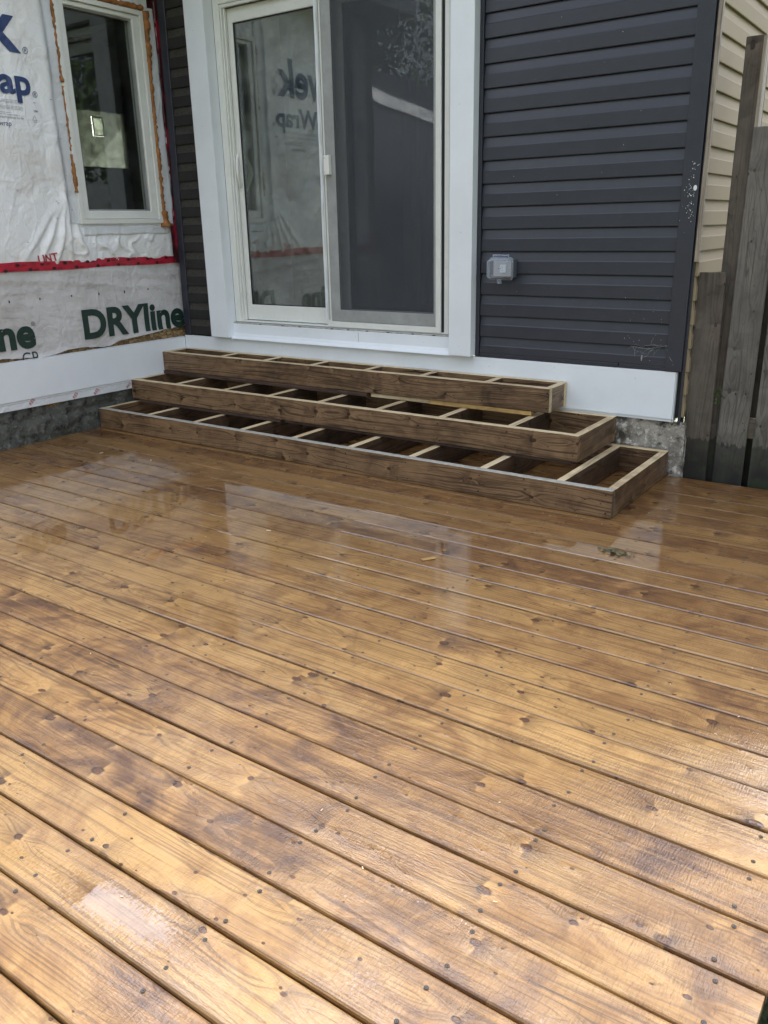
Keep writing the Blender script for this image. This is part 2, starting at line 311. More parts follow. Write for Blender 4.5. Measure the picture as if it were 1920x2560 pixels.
M['interior_brown'] = plain('brown_plywood', (0.26, 0.19, 0.12), 0.7, var=0.4, scale=4)
M['block_grey'] = plain('slate_grey_box', (0.09, 0.10, 0.12), 0.5)
M['plate_grey'] = plain('grey_beige_plate', (0.46, 0.43, 0.41), 0.5)
M['galv'] = plain('zinc_screw', (0.065, 0.052, 0.040), 0.6)
M['screw_rec'] = plain('screw_recess', (0.015, 0.012, 0.01), 0.8)
M['shingle'] = plain('asphalt_shingle', (0.07, 0.07, 0.075), 0.9, var=0.3, scale=30, bumps=0.5)
M['soffit'] = plain('white_soffit', (0.6, 0.6, 0.58), 0.5)
M['leaf'] = plain('leaf_green', (0.060, 0.105, 0.028), 0.5, var=0.5, scale=3)
M['dry_leaf'] = plain('yellow_green_needles', (0.11, 0.105, 0.045), 0.6, var=0.3, scale=20)
M['bark'] = plain('bark', (0.09, 0.065, 0.045), 0.9, var=0.4, scale=8, bumps=0.8, bscale=20)
M['web'] = plain('cobweb_silk', (0.34, 0.33, 0.31), 0.8)
M['spot'] = plain('white_paint_spot', (0.78, 0.80, 0.82), 0.4)
M['chip'] = plain('wood_chip', (0.60, 0.48, 0.30), 0.6)

def mk_osb():
    s = NT('strand_board')
    wp = s.n('ShaderNodeNewGeometry').outputs['Position']
    mpn = s.n('ShaderNodeMapping', {'Vector': wp, 'Scale': (1, 16, 34), 'Rotation': (0.4, 0, 0)}).outputs[0]
    v = s.n('ShaderNodeTexVoronoi', {'Vector': mpn, 'Scale': 1.6})
    v2 = s.n('ShaderNodeTexVoronoi', {'Vector': mpn, 'Scale': 1.6}, feature='DISTANCE_TO_EDGE')
    r, g, b_ = s.sep(v.outputs['Color'])
    c = s.mix(r, C(0.15, 0.085, 0.04), C(0.40, 0.27, 0.13))
    c = s.mix(s.sm(v2.outputs[0], 0.08, 0.0), c, C(0.035, 0.02, 0.012))
    b = s.bsdf(Base_Color=c, Roughness=0.8, Normal=s.bump(v.outputs[0], 0.8, 0.004))
    return s.done(b)
M['osb'] = mk_osb()

def mk_wrap(name, base, dirty, grime, spec_r):
    s = NT(name)
    wp = s.n('ShaderNodeNewGeometry').outputs['Position']
    x, y, z = s.sep(wp)
    n1 = s.noise(wp, 2.6, 5, 0.62); n2 = s.noise(s.xyz(0.0, s.mul(y, 7.0), s.mul(z, 22.0)), 1.0, 5, 0.65)
    c = s.mix(s.sm(n1, 0.38, 0.70), C(*base), C(*dirty))
    c = s.mix(s.mul(s.sm(n2, 0.50, 0.74), grime), c, C(*[v * 0.55 for v in dirty]))
    ridg = s.m('ABSOLUTE', s.sub(s.noise(wp, 7.0, 4, 0.55, dist=0.6), 0.5))
    ridg2 = s.m('ABSOLUTE', s.sub(s.noise(wp, 19.0, 3, 0.5, dist=0.4), 0.5))
    vo = s.n('ShaderNodeTexVoronoi', {'Vector': s.n('ShaderNodeMapping', {'Vector': wp, 'Scale': (1, 1.3, 0.75)}).outputs[0], 'Scale': 5.5, 'Randomness': 1.0}, feature='DISTANCE_TO_EDGE').outputs[0]
    cz = s.mul(s.sm(s.noise(wp, 2.1, 2), 0.45, 0.62), s.sub(1.0, s.sm(vo, 0.0, 0.07)))
    h = s.add(s.add(s.m('MULTIPLY', s.m('MINIMUM', ridg, 0.11), 4.0), s.mul(cz, 0.30)), s.mul(s.m('MINIMUM', ridg2, 0.09), 0.7))
    b = s.bsdf(Base_Color=c, Roughness=s.add(spec_r, s.mul(n1, 0.15)), Normal=s.bump(h, 0.42, 0.012))
    b.inputs['Specular IOR Level'].default_value = 0.5
    return s.done(b)
M['wrap'] = mk_wrap('white_housewrap', (0.80, 0.815, 0.84), (0.72, 0.71, 0.70), 0.05, 0.34)
M['wrap_low'] = mk_wrap('dingy_housewrap', (0.60, 0.59, 0.60), (0.44, 0.425, 0.42), 0.45, 0.55)
M['flash'] = mk_wrap('white_flashing_strip', (0.68, 0.71, 0.75), (0.60, 0.62, 0.64), 0.05, 0.36)

def mk_stone(name, dark, mid, pale, k):
    s = NT(name)
    wp = s.n('ShaderNodeNewGeometry').outputs['Position']
    x, y, z = s.sep(wp)
    a = s.noise(wp, 3.5, 7, 0.65); b_ = s.noise(wp, 26.0, 6, 0.7); c_ = s.noise(wp, 85.0, 3, 0.6)
    c = s.mix(s.sm(a, 0.36, 0.62), C(*dark), C(*mid))
    c = s.mix(s.mul(s.sm(b_, 0.50, 0.66), k), c, C(*pale))
    c = s.mix(s.mul(s.sm(c_, 0.62, 0.70), 0.5), c, C(*pale))
    c = s.mix(s.sm(s.noise(wp, 12.0, 5, 0.7), 0.50, 0.34), c, C(*[v * 0.35 for v in dark]))
    moss = s.mul(s.sm(s.noise(wp, 8.0, 5, 0.6), 0.50, 0.68), s.sm(z, 0.28, 0.0))
    c = s.mix(s.mul(moss, 0.4), c, C(0.05, 0.055, 0.028))
    b = s.bsdf(Base_Color=c, Roughness=0.62, Normal=s.bump(s.add(b_, s.mul(c_, 0.4)), 0.8, 0.012))
    return s.done(b)
M['stone_dark'] = mk_stone('damp_parged_stone', (0.030, 0.032, 0.030), (0.090, 0.093, 0.083), (0.26, 0.26, 0.23), 0.45)
M['stone_pale'] = mk_stone('pale_parged_stone', (0.11, 0.095, 0.075), (0.42, 0.39, 0.34), (0.72, 0.70, 0.65), 0.8)

M['glass_door'] = glass('door_glass', 0.17, (0.72, 0.77, 0.73), 0.20)
M['glass_window'] = glass('window_glass', 0.06, (0.74, 0.77, 0.74), 0.03)
M['clear_plastic'] = None
def mk_clear():
    s = NT('clear_polycarbonate')
    lw = s.n('ShaderNodeLayerWeight', {'Blend': 0.35}).outputs['Facing']
    tr = s.n('ShaderNodeBsdfTransparent', {'Color': C(0.80, 0.84, 0.90)})
    p = s.bsdf(Base_Color=C(0.74, 0.80, 0.90), Roughness=0.15)
    f = s.add(0.17, s.mul(s.m('POWER', lw, 1.6), 0.62))
    return s.done(s.n('ShaderNodeMixShader', {0: f, 1: tr.outputs[0], 2: p.outputs[0]}).outputs[0])
M['clear_plastic'] = mk_clear()
def mk_screen():
    s = NT('insect_screen')
    tr = s.n('ShaderNodeBsdfTransparent', {'Color': C(1, 1, 1)})
    df = s.bsdf(Base_Color=C(0.048, 0.054, 0.068), Roughness=0.6)
    wp = s.n('ShaderNodeNewGeometry').outputs['Position']
    f = s.add(0.40, s.mul(s.noise(wp, 30.0, 3), 0.06))
    return s.done(s.n('ShaderNodeMixShader', {0: f, 1: tr.outputs[0], 2: df.outputs[0]}).outputs[0])
M['screen'] = mk_screen()
def mk_sheet(nm, k):
    s = NT(nm)
    wp = s.n('ShaderNodeNewGeometry').outputs['Position']
    n1 = s.noise(wp, 9.0, 6, 0.7)
    tl = s.n('ShaderNodeBsdfTranslucent', {'Color': s.mix(s.sm(n1, 0.35, 0.65), C(0.30 * k, 0.32 * k, 0.30 * k), C(0.48 * k, 0.50 * k, 0.48 * k))})
    tr = s.n('ShaderNodeBsdfTransparent', {'Color': C(0.45, 0.48, 0.45)})
    return s.done(s.n('ShaderNodeMixShader', {0: 0.12, 1: tl.outputs[0], 2: tr.outputs[0]}).outputs[0])
M['sheet'] = mk_sheet('hazy_poly_sheet', 0.8); M['sheet_bright'] = mk_sheet('clean_poly_sheet', 1.9)
def mk_ground(name, a, b_, c_, sc, bd):
    s = NT(name)
    wp = s.n('ShaderNodeNewGeometry').outputs['Position']
    v = s.n('ShaderNodeTexVoronoi', {'Vector': wp, 'Scale': sc})
    r, g, b2 = s.sep(v.outputs['Color'])
    c = s.mix(r, C(*a), C(*b_)); c = s.mix(s.sm(s.noise(wp, 1.2, 5), 0.45, 0.6), c, C(*c_))
    return s.done(s.bsdf(Base_Color=c, Roughness=0.8, Normal=s.bump(s.mul(v.outputs[0], -1.0), 1.0, bd)))
M['lawn'] = mk_ground('lawn_grass', (0.035, 0.06, 0.015), (0.07, 0.10, 0.03), (0.05, 0.07, 0.02), 60, 0.02)
M['gravel'] = mk_ground('dark_gravel', (0.012, 0.013, 0.016), (0.07, 0.08, 0.09), (0.02, 0.02, 0.022), 45, 0.02)

# ------------------------------------------------------------------ geometry helpers
def link(name, me, mats=None, parent=None, loc=None, rot=None):
    o = bpy.data.objects.new(name, me); COL.objects.link(o)
    if mats is not None:
        for m_ in (mats if isinstance(mats, (list, tuple)) else [mats]): me.materials.append(m_)
    if parent is not None: o.parent = parent
    if loc is not None: o.location = loc
    if rot is not None: o.rotation_euler = rot
    return o
def tag(o, label=None, cat=None, group=None, kind=None):
    if label: o['label'] = label
    if cat: o['category'] = cat
    if group: o['group'] = group
    if kind: o['kind'] = kind
    return o
def thing(name, label, cat, loc=(0, 0, 0), group=None, kind=None):
    o = bpy.data.objects.new(name, None); COL.objects.link(o); o.location = loc; o.empty_display_size = 0.1
    return tag(o, label, cat, group, kind)
def bx(bm, x0, x1, y0, y1, z0, z1, mi=0, top=None):
    v = [bm.verts.new(p) for p in ((x0, y0, z0), (x1, y0, z0), (x1, y1, z0), (x0, y1, z0), (x0, y0, z1), (x1, y0, z1), (x1, y1, z1), (x0, y1, z1))]
    for i, q in enumerate(((0, 3, 2, 1), (4, 5, 6, 7), (0, 1, 5, 4), (1, 2, 6, 5), (2, 3, 7, 6), (3, 0, 4, 7))):
        f = bm.faces.new([v[k] for k in q]); f.material_index = (top if (top is not None and i == 1) else mi)
    return v
def fin(bm, bevel=0.0, seg=1, smooth=False):
    if bevel > 0:
        bmesh.ops.bevel(bm, geom=list(bm.edges), offset=bevel, segments=seg, affect='EDGES', profile=0.6)
    bmesh.ops.recalc_face_normals(bm, faces=bm.faces)
    me = bpy.data.meshes.new('m'); bm.to_mesh(me); bm.free()
    if smooth:
        for p in me.polygons: p.use_smooth = True
    return me
def box(name, x0, x1, y0, y1, z0, z1, mat, parent=None, bevel=0.0, seg=1):
    bm = bmesh.new(); bx(bm, x0, x1, y0, y1, z0, z1)
    return link(name, fin(bm, bevel, seg), mat, parent)
def ring_yz(name, y0, y1, z0, z1, iy0, iy1, iz0, iz1, x0, x1, mat, parent, bevel=0.002):
    """rectangular frame in the plane of the left wall"""
    return ring(name, lambda a, b, d: (d, a, b), y0, y1, z0, z1, iy0, iy1, iz0, iz1, x0, x1, mat, parent, bevel)
def ring_xz(name, a0, a1, z0, z1, ia0, ia1, iz0, iz1, y0, y1, mat, parent, bevel=0.002):
    return ring(name, lambda a, b, d: (a, d, b), a0, a1, z0, z1, ia0, ia1, iz0, iz1, y0, y1, mat, parent, bevel)
def ring(name, fn, a0, a1, z0, z1, ia0, ia1, iz0, iz1, d0, d1, mat, parent, bevel):
    bm = bmesh.new(); L = []
    for d in (d0, d1):
        L.append([bm.verts.new(fn(a, b, d)) for a, b in ((a0, z0), (a1, z0), (a1, z1), (a0, z1))])
        L.append([bm.verts.new(fn(a, b, d)) for a, b in ((ia0, iz0), (ia1, iz0), (ia1, iz1), (ia0, iz1))])
    for k in range(4):
        j = (k + 1) % 4
        bm.faces.new((L[0][k], L[0][j], L[1][j], L[1][k])); bm.faces.new((L[2][k], L[3][k], L[3][j], L[2][j]))
        bm.faces.new((L[0][k], L[2][k], L[2][j], L[0][j])); bm.faces.new((L[1][k], L[1][j], L[3][j], L[3][k]))
    bmesh.ops.recalc_face_normals(bm, faces=bm.faces)
    if bevel:
        eds = [e for e in bm.edges if len(e.link_faces) == 2 and e.link_faces[0].normal.dot(e.link_faces[1].normal) < 0.5]
        bmesh.ops.bevel(bm, geom=eds, offset=bevel, segments=1, affect='EDGES')
    return link(name, fin(bm), mat, parent)
def tube(bm, pts, rad, n=8, flat=1.0, mi=0):
    rings_ = []; P = [Vector(p) for p in pts]
    up = Vector((0.3, -0.2, 0.93)).normalized()
    for i, p in enumerate(P):
        t = (P[min(i + 1, len(P) - 1)] - P[max(i - 1, 0)]).normalized()
        a = t.cross(up); a = a.normalized() if a.length > 1e-4 else t.orthogonal().normalized(); b = t.cross(a)
        r = rad[i] if isinstance(rad, (list, tuple)) else rad
        rings_.append([bm.verts.new(p + a * r * math.cos(2 * math.pi * k / n) + b * r * flat * math.sin(2 * math.pi * k / n)) for k in range(n)])
    for i in range(len(P) - 1):
        for k in range(n):
            f = bm.faces.new((rings_[i][k], rings_[i][(k + 1) % n], rings_[i + 1][(k + 1) % n], rings_[i + 1][k])); f.smooth = True; f.material_index = mi
    for rr in (rings_[0], rings_[-1]):
        try: bm.faces.new(rr).material_index = mi
        except Exception: pass
MEM = {}
def member(name, length, width, thick, mats, parent, loc, rot=(0, 0, 0), bevel=0.003, mi=(0, 0, 0), label=None):
    """lumber piece: long axis x; origin at its centre; mi = material of broad faces, of the +z edge, of the rest"""
    key = (round(length, 3), width, thick, bevel, mi, tuple(m_.name for m_ in mats))
    if key not in MEM:
        bm = bmesh.new(); l, w_, t = length / 2, width / 2, thick / 2
        bx(bm, -l, l, -w_, w_, -t, t)
        if bevel: bmesh.ops.bevel(bm, geom=list(bm.edges), offset=bevel, segments=1, affect='EDGES')
        bmesh.ops.recalc_face_normals(bm, faces=bm.faces)
        for f in bm.faces:
            nz = f.normal
            f.material_index = mi[1] if nz.y > 0.6 else (mi[0] if abs(nz.z) > 0.6 else mi[2])
        me = bpy.data.meshes.new(name); bm.to_mesh(me); bm.free()
        for m_ in mats: me.materials.append(m_)
        MEM[key] = me
    o = bpy.data.objects.new(name, MEM[key]); COL.objects.link(o); o.parent = parent; o.location = loc; o.rotation_euler = rot
    if label: o['label'] = label
    return o
# value noise for displaced sheets
_T = rng.random((256, 256))
def vn(a, b):
    a = np.asarray(a, float); b = np.asarray(b, float)
    ia, ib = np.floor(a).astype(int), np.floor(b).astype(int); fa, fb = a - ia, b - ib
    fa = fa * fa * (3 - 2 * fa); fb = fb * fb * (3 - 2 * fb)
    g = lambda i, j: _T[i & 255, j & 255]
    return (g(ia, ib) * (1 - fa) + g(ia + 1, ib) * fa) * (1 - fb) + (g(ia, ib + 1) * (1 - fa) + g(ia + 1, ib + 1) * fa) * fb
def fbm(a, b, o=4, g=0.5):
    s, k, t = 0, 1, 0
    for i in range(o): s = s + k * vn(a * 2 ** i + 17 * i, b * 2 ** i + 9 * i); t += k; k *= g
    return s / t
def sheet(name, A, B, fn, mats, parent, keep=None, smooth=True):
    """grid of points fn(a, b) -> x, y, z arrays; keep(a, b) masks cells"""
    X, Y, Z = fn(A, B); na, nb = A.shape
    V = np.stack([X, Y, Z], -1).reshape(-1, 3)
    idx = np.arange(na * nb).reshape(na, nb)
    q = np.stack([idx[:-1, :-1], idx[1:, :-1], idx[1:, 1:], idx[:-1, 1:]], -1)
    if keep is not None:
        ca = (A[:-1, :-1] + A[1:, 1:]) / 2; cb = (B[:-1, :-1] + B[1:, 1:]) / 2; q = q[keep(ca, cb)]
    q = q.reshape(-1, 4)
    me = bpy.data.meshes.new(name); me.from_pydata(V.tolist(), [], q.tolist()); me.update()
    if smooth: me.polygons.foreach_set('use_smooth', [True] * len(me.polygons))
    return link(name, me, mats, parent)
def grid(a0, a1, b0, b1, step):
    na, nb = max(2, int((a1 - a0) / step) + 1), max(2, int((b1 - b0) / step) + 1)
    return np.meshgrid(np.linspace(a0, a1, na), np.linspace(b0, b1, nb), indexing='ij')
def text_mesh(s, size, bold=0.0, extr=0.0, sx=1.0, spacing=1.0, shear=0.0):
    cu = bpy.data.curves.new('t', 'FONT'); cu.body = s; cu.size = size; cu.offset = bold; cu.space_character = spacing; cu.shear = shear
    cu.resolution_u = 5; cu.extrude = extr
    o = bpy.data.objects.new('t', cu); COL.objects.link(o)
    bpy.context.view_layer.update()
    me = bpy.data.meshes.new_from_object(o.evaluated_get(bpy.context.evaluated_depsgraph_get()))
    bpy.data.objects.remove(o); bpy.data.curves.remove(cu)
    return me
def wall_print(name, s, parent, mat, y, z, hgt=None, width=None, size=0.2, bold=0.0, h=None, rot=0.0, right=False, spacing=1.0, off=0.0012, cut=0.02):
    """letters printed on the left wall: y runs right, z up; draped over the sheet h(y, z)"""
    me = text_mesh(s, size, bold, spacing=spacing)
    bm = bmesh.new(); bm.from_mesh(me); bpy.data.meshes.remove(me)
    xs = [v.co.x for v in bm.verts]; zs = [v.co.y for v in bm.verts]
    if not xs: bm.free(); return None
    x0, x1, z1 = min(xs), max(xs), max(zs)
    kx = (width / (x1 - x0)) if width else 1.0
    kz = (hgt / z1) if hgt else kx
    if not width: kx = kz
    bmesh.ops.triangulate(bm, faces=bm.faces)
    c, s_ = math.cos(rot), math.sin(rot)
    for v in bm.verts:
        a = (v.co.x - (x1 if right else x0)) * kx; b = v.co.y * kz
        v.co = Vector((0, y + a * c - b * s_, z + a * s_ + b * c))
    for _ in range(5):
        es = [e for e in bm.edges if e.calc_length() > cut]
        if not es: break
        bmesh.ops.subdivide_edges(bm, edges=es, cuts=1); bmesh.ops.triangulate(bm, faces=bm.faces)
    Y = np.array([v.co.y for v in bm.verts]); Z = np.array([v.co.z for v in bm.verts])
    X = (h(Y, Z) if h else np.zeros_like(Y)) + off
    for v, x in zip(bm.verts, X): v.co.x = float(x)
    bmesh.ops.recalc_face_normals(bm, faces=bm.faces)
    me = bpy.data.meshes.new(name); bm.to_mesh(me); bm.free()
    return link(name, me, mat, parent)

# ------------------------------------------------------------------ ground
bm = bmesh.new(); bx(bm, -120, 120, -120, 120, -0.62, -0.60)
tag(link('ground', fin(bm), M['lawn']), 'green lawn around the house and deck', kind='structure')
A, B = grid(4.74, 6.6, -2.0, 4.2, 0.025)
tag(sheet('gravel_bed', A, B, lambda a, b: (a, b, -0.30 + 0.03 * fbm(a * 25, b * 25, 3)), M['gravel'], None), 'dark gravel strip below the open right side of the deck', kind='stuff')

# ------------------------------------------------------------------ deck
PITCH, Y_EDGE, X_R = 0.1429, 2.3879 + 0.1429 * 13, 4.69
deck = thing('deck', 'wet stained pine deck with knotty boards running along the house', 'deck', (0, 0, 0))
def board_mesh(length, w_, t, seed):
    r = random.Random(seed); bm = bmesh.new(); hw = w_ / 2
    prof = [(-hw, -t), (-hw, -0.006), (-hw + 0.002, -0.002), (-hw + 0.006, 0), (hw - 0.006, 0), (hw - 0.002, -0.002), (hw, -0.006), (hw, -t)]
    nseg = 5; rows = []; ph, am = r.random() * 6, r.uniform(0.0003, 0.0011)
    for i in range(nseg + 1):
        x = -length / 2 + length * i / nseg; bow = am * math.sin(ph + 5 * i / nseg)
        rows.append([bm.verts.new((x, py + bow, pz)) for py, pz in prof])
    for i in range(nseg):
        for k in range(7): bm.faces.new((rows[i][k], rows[i + 1][k], rows[i + 1][k + 1], rows[i][k + 1]))
    bm.faces.new(rows[0]); bm.faces.new(list(reversed(rows[-1])))
    me = fin(bm)
    return me
bmeshes = [board_mesh(X_R, 0.1393, 0.027, k) for k in range(6)]
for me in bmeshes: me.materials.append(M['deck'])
boards = []
N_BOARDS = 37
for i in range(N_BOARDS):
    yc = Y_EDGE - PITCH * (i + 0.5) + 0.0012 * math.sin(i * 2.3)
    o = bpy.data.objects.new('board', bmeshes[i % 6]); COL.objects.link(o); o.parent = deck
    o.location = (X_R / 2 + random.uniform(-0.003, 0.003), yc, random.uniform(-0.0008, 0.0006))
    o.rotation_euler = (math.radians(random.uniform(-0.35, 0.35)), 0, 0)
    if i % 2: o.scale = (1, 1, 1)
    boards.append(o)
# joists and rim below the boards
for k in range(12):
    xj = 0.12 + k * 0.408
    box('joist', xj - 0.019, xj + 0.019, -1.0, Y_EDGE - 0.03, -0.17, -0.029, M['step_inside'], deck)
box('rim_joist', X_R - 0.055, X_R - 0.017, -1.03, Y_EDGE - 0.02, -0.17, -0.0295, M['step_face'], deck)
# screws: two at each joist
bm = bmesh.new(); n = 8
c0 = bm.verts.new((0, 0, 0.0001)); R1 = [bm.verts.new((0.0016 * math.cos(2 * math.pi * k / n), 0.0016 * math.sin(2 * math.pi * k / n), 0.0001)) for k in range(n)]
R2 = [bm.verts.new((0.0034 * math.cos(2 * math.pi * k / n), 0.0034 * math.sin(2 * math.pi * k / n), 0.0004)) for k in range(n)]
R3 = [bm.verts.new((0.0048 * math.cos(2 * math.pi * k / n), 0.0048 * math.sin(2 * math.pi * k / n), 0.0002)) for k in range(n)]
for k in range(n):
    j = (k + 1) % n
    bm.faces.new((c0, R1[k], R1[j])).material_index = 1; bm.faces.new((R1[k], R2[k], R2[j], R1[j])).material_index = 0
    bm.faces.new((R2[k], R3[k], R3[j], R2[j])).material_index = 1
scr_me = fin(bm); scr_me.materials.append(M['galv']); scr_me.materials.append(M['screw_rec'])
cands = []
for i, bo in enumerate(boards):
    for k in range(12):
        for sgn in (-1, 1):
            p = Vector((0.12 + k * 0.408 + random.uniform(-0.012, 0.012), bo.location.y + sgn * 0.046 + random.uniform(-0.008, 0.008), 0.0009))
            cands.append(((p - CAM).length, p, i))
def in_view(p):
    d = p - CAM; z = d.dot(f_)
    if z < 0.1: return False
    return abs(F_PX * d.dot(r_) / z) < 970 and abs(F_PX * d.dot(u_) / z) < 1290
cands = [c for c in cands if in_view(c[1]) and not (c[1].x < 3.6 and c[1].y > 3.40)]
cands.sort(key=lambda c: c[0])
for d, p, i in cands[:260]:
    o = bpy.data.objects.new('screw', scr_me); COL.objects.link(o); o.parent = boards[i]
    o.location = p - boards[i].location; o.rotation_euler = (0, 0, random.random() * 3)
if cands[260:]:
    bm = bmesh.new()
    for d, p, i in cands[260:]:
        bmesh.ops.create_circle(bm, cap_ends=True, radius=0.0036, segments=6, matrix=Matrix.Translation(p))
    tag(link('screw_heads', fin(bm), M['screw_rec'], deck), kind='stuff')

# ------------------------------------------------------------------ foundations
def stone_wall_left(a, b):
    h = 0.06 * fbm(a * 4.1, b * 8, 4) + 0.030 * fbm(a * 17, b * 21, 3)
    course = 0.012 * np.exp(-((b - 0.13 - 0.03 * vn(a * 4, a * 0)) / 0.012) ** 2)
    return (-0.056 + h - course, a, b)
A, B = grid(1.95, 4.33, -0.62, 0.262, 0.018)
tag(sheet('foundation_wall', A, B, stone_wall_left, M['stone_dark'], None), 'rough dark damp stone foundation at the foot of the wrapped left wall', 'foundation')
def stone_wall_back(a, b):
    h = 0.045 * fbm(a * 7.1 + 5, b * 9, 4) + 0.03 * np.abs(fbm(a * 15, b * 17, 3) - 0.5)
    return (a, 4.290 - h, b)
A, B = grid(-0.05, 3.67, -0.62, 0.285, 0.018)
tag(sheet('foundation_wall', A, B, stone_wall_back, M['stone_pale'], None), 'blotchy grey parged foundation behind the steps under the patio door', 'foundation')
def stone_corner(a, b):
    h = 0.05 * fbm(a * 4.1 + 5, b * 7, 4) + 0.016 * fbm(a * 22, b * 22, 3)
    return (3.635 + h + 0.03 * (0.3 - b), a, b)
A, B = grid(4.248, 9.5, -0.62, 0.34, 0.025)
tag(sheet('foundation_wall', A, B, stone_corner, M['stone_pale'], None), 'pale lumpy foundation corner between the white skirting and the fence', 'foundation')

# ------------------------------------------------------------------ left wall with housewrap
YL0, YL1 = 2.12, 4.30
WIN = dict(y0=3.465, y1=4.135, z0=1.312, z1=2.605)
left = thing('wrapped_wall', 'unfinished left wall covered in printed white housewrap and red tape', 'wall', (0, 3.2, 0))
def L(o):
    o.matrix_parent_inverse = Matrix.Translation((0, -3.2, 0)); return o
def upper_h(y, z):
    y = np.asarray(y, float); z = np.asarray(z, float)
    h = 0.006 + 0.010 * (fbm(y * 2.2, z * 1.6, 3) - 0.5)
    rg = np.abs(fbm(y * 5 + 0.5 * z, z * 4.2, 4) - 0.5); h = h + 0.010 * np.minimum(rg, 0.12) / 0.12 * 0.7
    # folds fanning out below the window's lower left corner
    dy, dz = y - 3.40, z - 1.36; r = np.hypot(dy, dz) + 1e-6; an = np.arctan2(dz, dy)
    u1 = dy * 0.93 - dz * 0.36; w1 = np.clip(-dz / 0.30, 0, 1)          # across / along the drapes
    for (c0, sl, wd, am) in ((-0.045, 0.30, 0.010, 0.030), (-0.085, 0.55, 0.012, 0.018), (-0.015, 0.02, 0.009, 0.022), (0.02, -0.30, 0.010, 0.015), (-0.14, 0.8, 0.014, 0.012)):
        cc = c0 + sl * dz + 0.018 * (vn(z * 11 + c0 * 90, z * 0 + 3) - 0.5)
        q = (dy - cc) / wd
        h = h + am * np.where(q < 0, np.exp(-q * q / 6), np.exp(-q * q)) * np.exp(-((dz + 0.10) / 0.17) ** 2)
    cr = np.abs(fbm(y * 8 + z * 9, z * 9 - y * 6, 2) - 0.5)
    low = np.exp(-((z - 1.165) / 0.07) ** 2) * np.clip((y - 3.25) / 0.2, 0, 1)
    h = h + 0.020 * ((0.13 - np.minimum(cr, 0.13)) / 0.13) ** 2.0 * low + 0.010 * fbm(y * 7, z * 4, 2) * low
    vert = np.abs(np.sin(9 * y + 3.0 * fbm(y * 3, z * 1.2, 2))) ** 0.6
    h = h + 0.006 * vert * np.exp(-((z - 1.75) / 0.4) ** 2) * (y < 3.4)
    edge = np.clip((z - 1.06) / 0.03, 0, 1)
    return np.maximum(0.002, h * (0.25 + 0.75 * edge) + 0.002)
TEAR = [(2.0, .54), (2.79, .548), (2.90, .536), (3.10, .524), (3.16, .530), (3.26, .547), (3.36, .548), (3.45, .540), (3.56, .531), (3.60, .538), (3.66, .557), (3.80, .566), (3.92, .574), (4.05, .588), (4.26, .598), (4.4, .60)]
def tear(y): return np.interp(y, [t[0] for t in TEAR], [t[1] for t in TEAR]) + 0.006 * (vn(y * 45, y * 0) - 0.5)
def lower_h(y, z):
    y = np.asarray(y, float); z = np.asarray(z, float)
    h = 0.004 + 0.007 * (fbm(y * 1.5, z * 6, 3) - 0.3)
    dg = np.abs(np.sin((y * 0.8 + z * 1.0) * 34 + 2 * fbm(y * 4, z * 4, 2)))
    h = h + 0.007 * (1 - dg) ** 2 * np.exp(-((y - 4.12) / 0.16) ** 2 - ((z - 0.90) / 0.14) ** 2)
    h = h + 0.004 * np.abs(np.sin(3.2 * y + 38 * z + 3 * fbm(y * 2, z * 5, 2))) ** 3 * np.clip((z - 0.75) / 0.2, 0, 1)
    curl = np.exp(-((z - tear(y)) / 0.018) ** 2)
    return np.maximum(0.002, h + 0.010 * curl * vn(y * 6, y * 0 + 3))
L(box('sheathing', -0.030, -0.012, YL0, YL1, 0.2, 1.2, M['osb'], left))
# sheathing above, leaving the window opening free
for (a, b, c, d) in ((YL0, 3.44, 1.2, 3.0), (4.16, YL1, 1.2, 3.0), (3.44, 4.16, 2.63, 3.0), (3.44, 4.16, 1.2, 1.29)):
    L(box('sheathing', -0.030, -0.012, a, b, c, d, M['osb'], left))
A, B = grid(YL0, 4.262, 1.055, 2.95, 0.0095)
L(tag(sheet('housewrap', A, B, lambda a, b: (upper_h(a, b), a, b), M['wrap'], left, keep=lambda a, b: ~((a > 3.47) & (a < 4.13) & (b > 1.32) & (b < 2.59))), 'crinkled white upper housewrap sheet'))
A, T_ = grid(YL0, 4.285, 0.0, 1.0, 0.012); T_ = np.clip(T_, 0, 1)
A, T_ = np.meshgrid(np.linspace(YL0, 4.285, 230), np.linspace(0, 1, 56), indexing='ij')
L(tag(sheet('housewrap', A, T_, lambda a, t: (lower_h(a, tear(a) + (1.075 - tear(a)) * t), a, tear(a) + (1.075 - tear(a)) * t), M['wrap_low'], left), 'dingy grey lower housewrap sheet with a torn bottom edge'))
# red tape
def tape_h(y, z): return np.maximum(upper_h(y, np.maximum(z, 1.06)), lower_h(y, z)) * 0.5 + 0.004
A, B = np.meshgrid(np.linspace(YL0, 4.262, 200), np.linspace(0, 1, 7), indexing='ij')
def tz(a, b): return 1.044 + 0.003 * np.sin(a * 9) + (0.052 + 0.004 * vn(a * 11, a * 0)) * b
L(sheet('sheathing_tape', A, B, lambda a, b: (tape_h(a, tz(a, b)) + 0.004 + 0.002 * vn(a * 30, b * 3), a, tz(a, b)), M['red_tape'], left))
A, B = np.meshgrid(np.linspace(0, 1, 12), np.linspace(1.043, 2.95, 150), indexing='ij')
def bent(a, b):
    top = (b - 1.04) / 1.9
    yy = np.where(a < 0.55, 4.192 + (4.252 - 4.192) * a / 0.55, 4.252 + 0.004 * (a - 0.55))
    xx = np.where(a < 0.55, np.where(b < 1.292, 0.034, 0.014), 0.014 + (0.026 + 0.040 * top) * (a - 0.55) / 0.45)
    return xx + 0.005 * vn(a * 9, b * 14), yy - 0.003 * vn(a * 7 + 5, b * 16), b
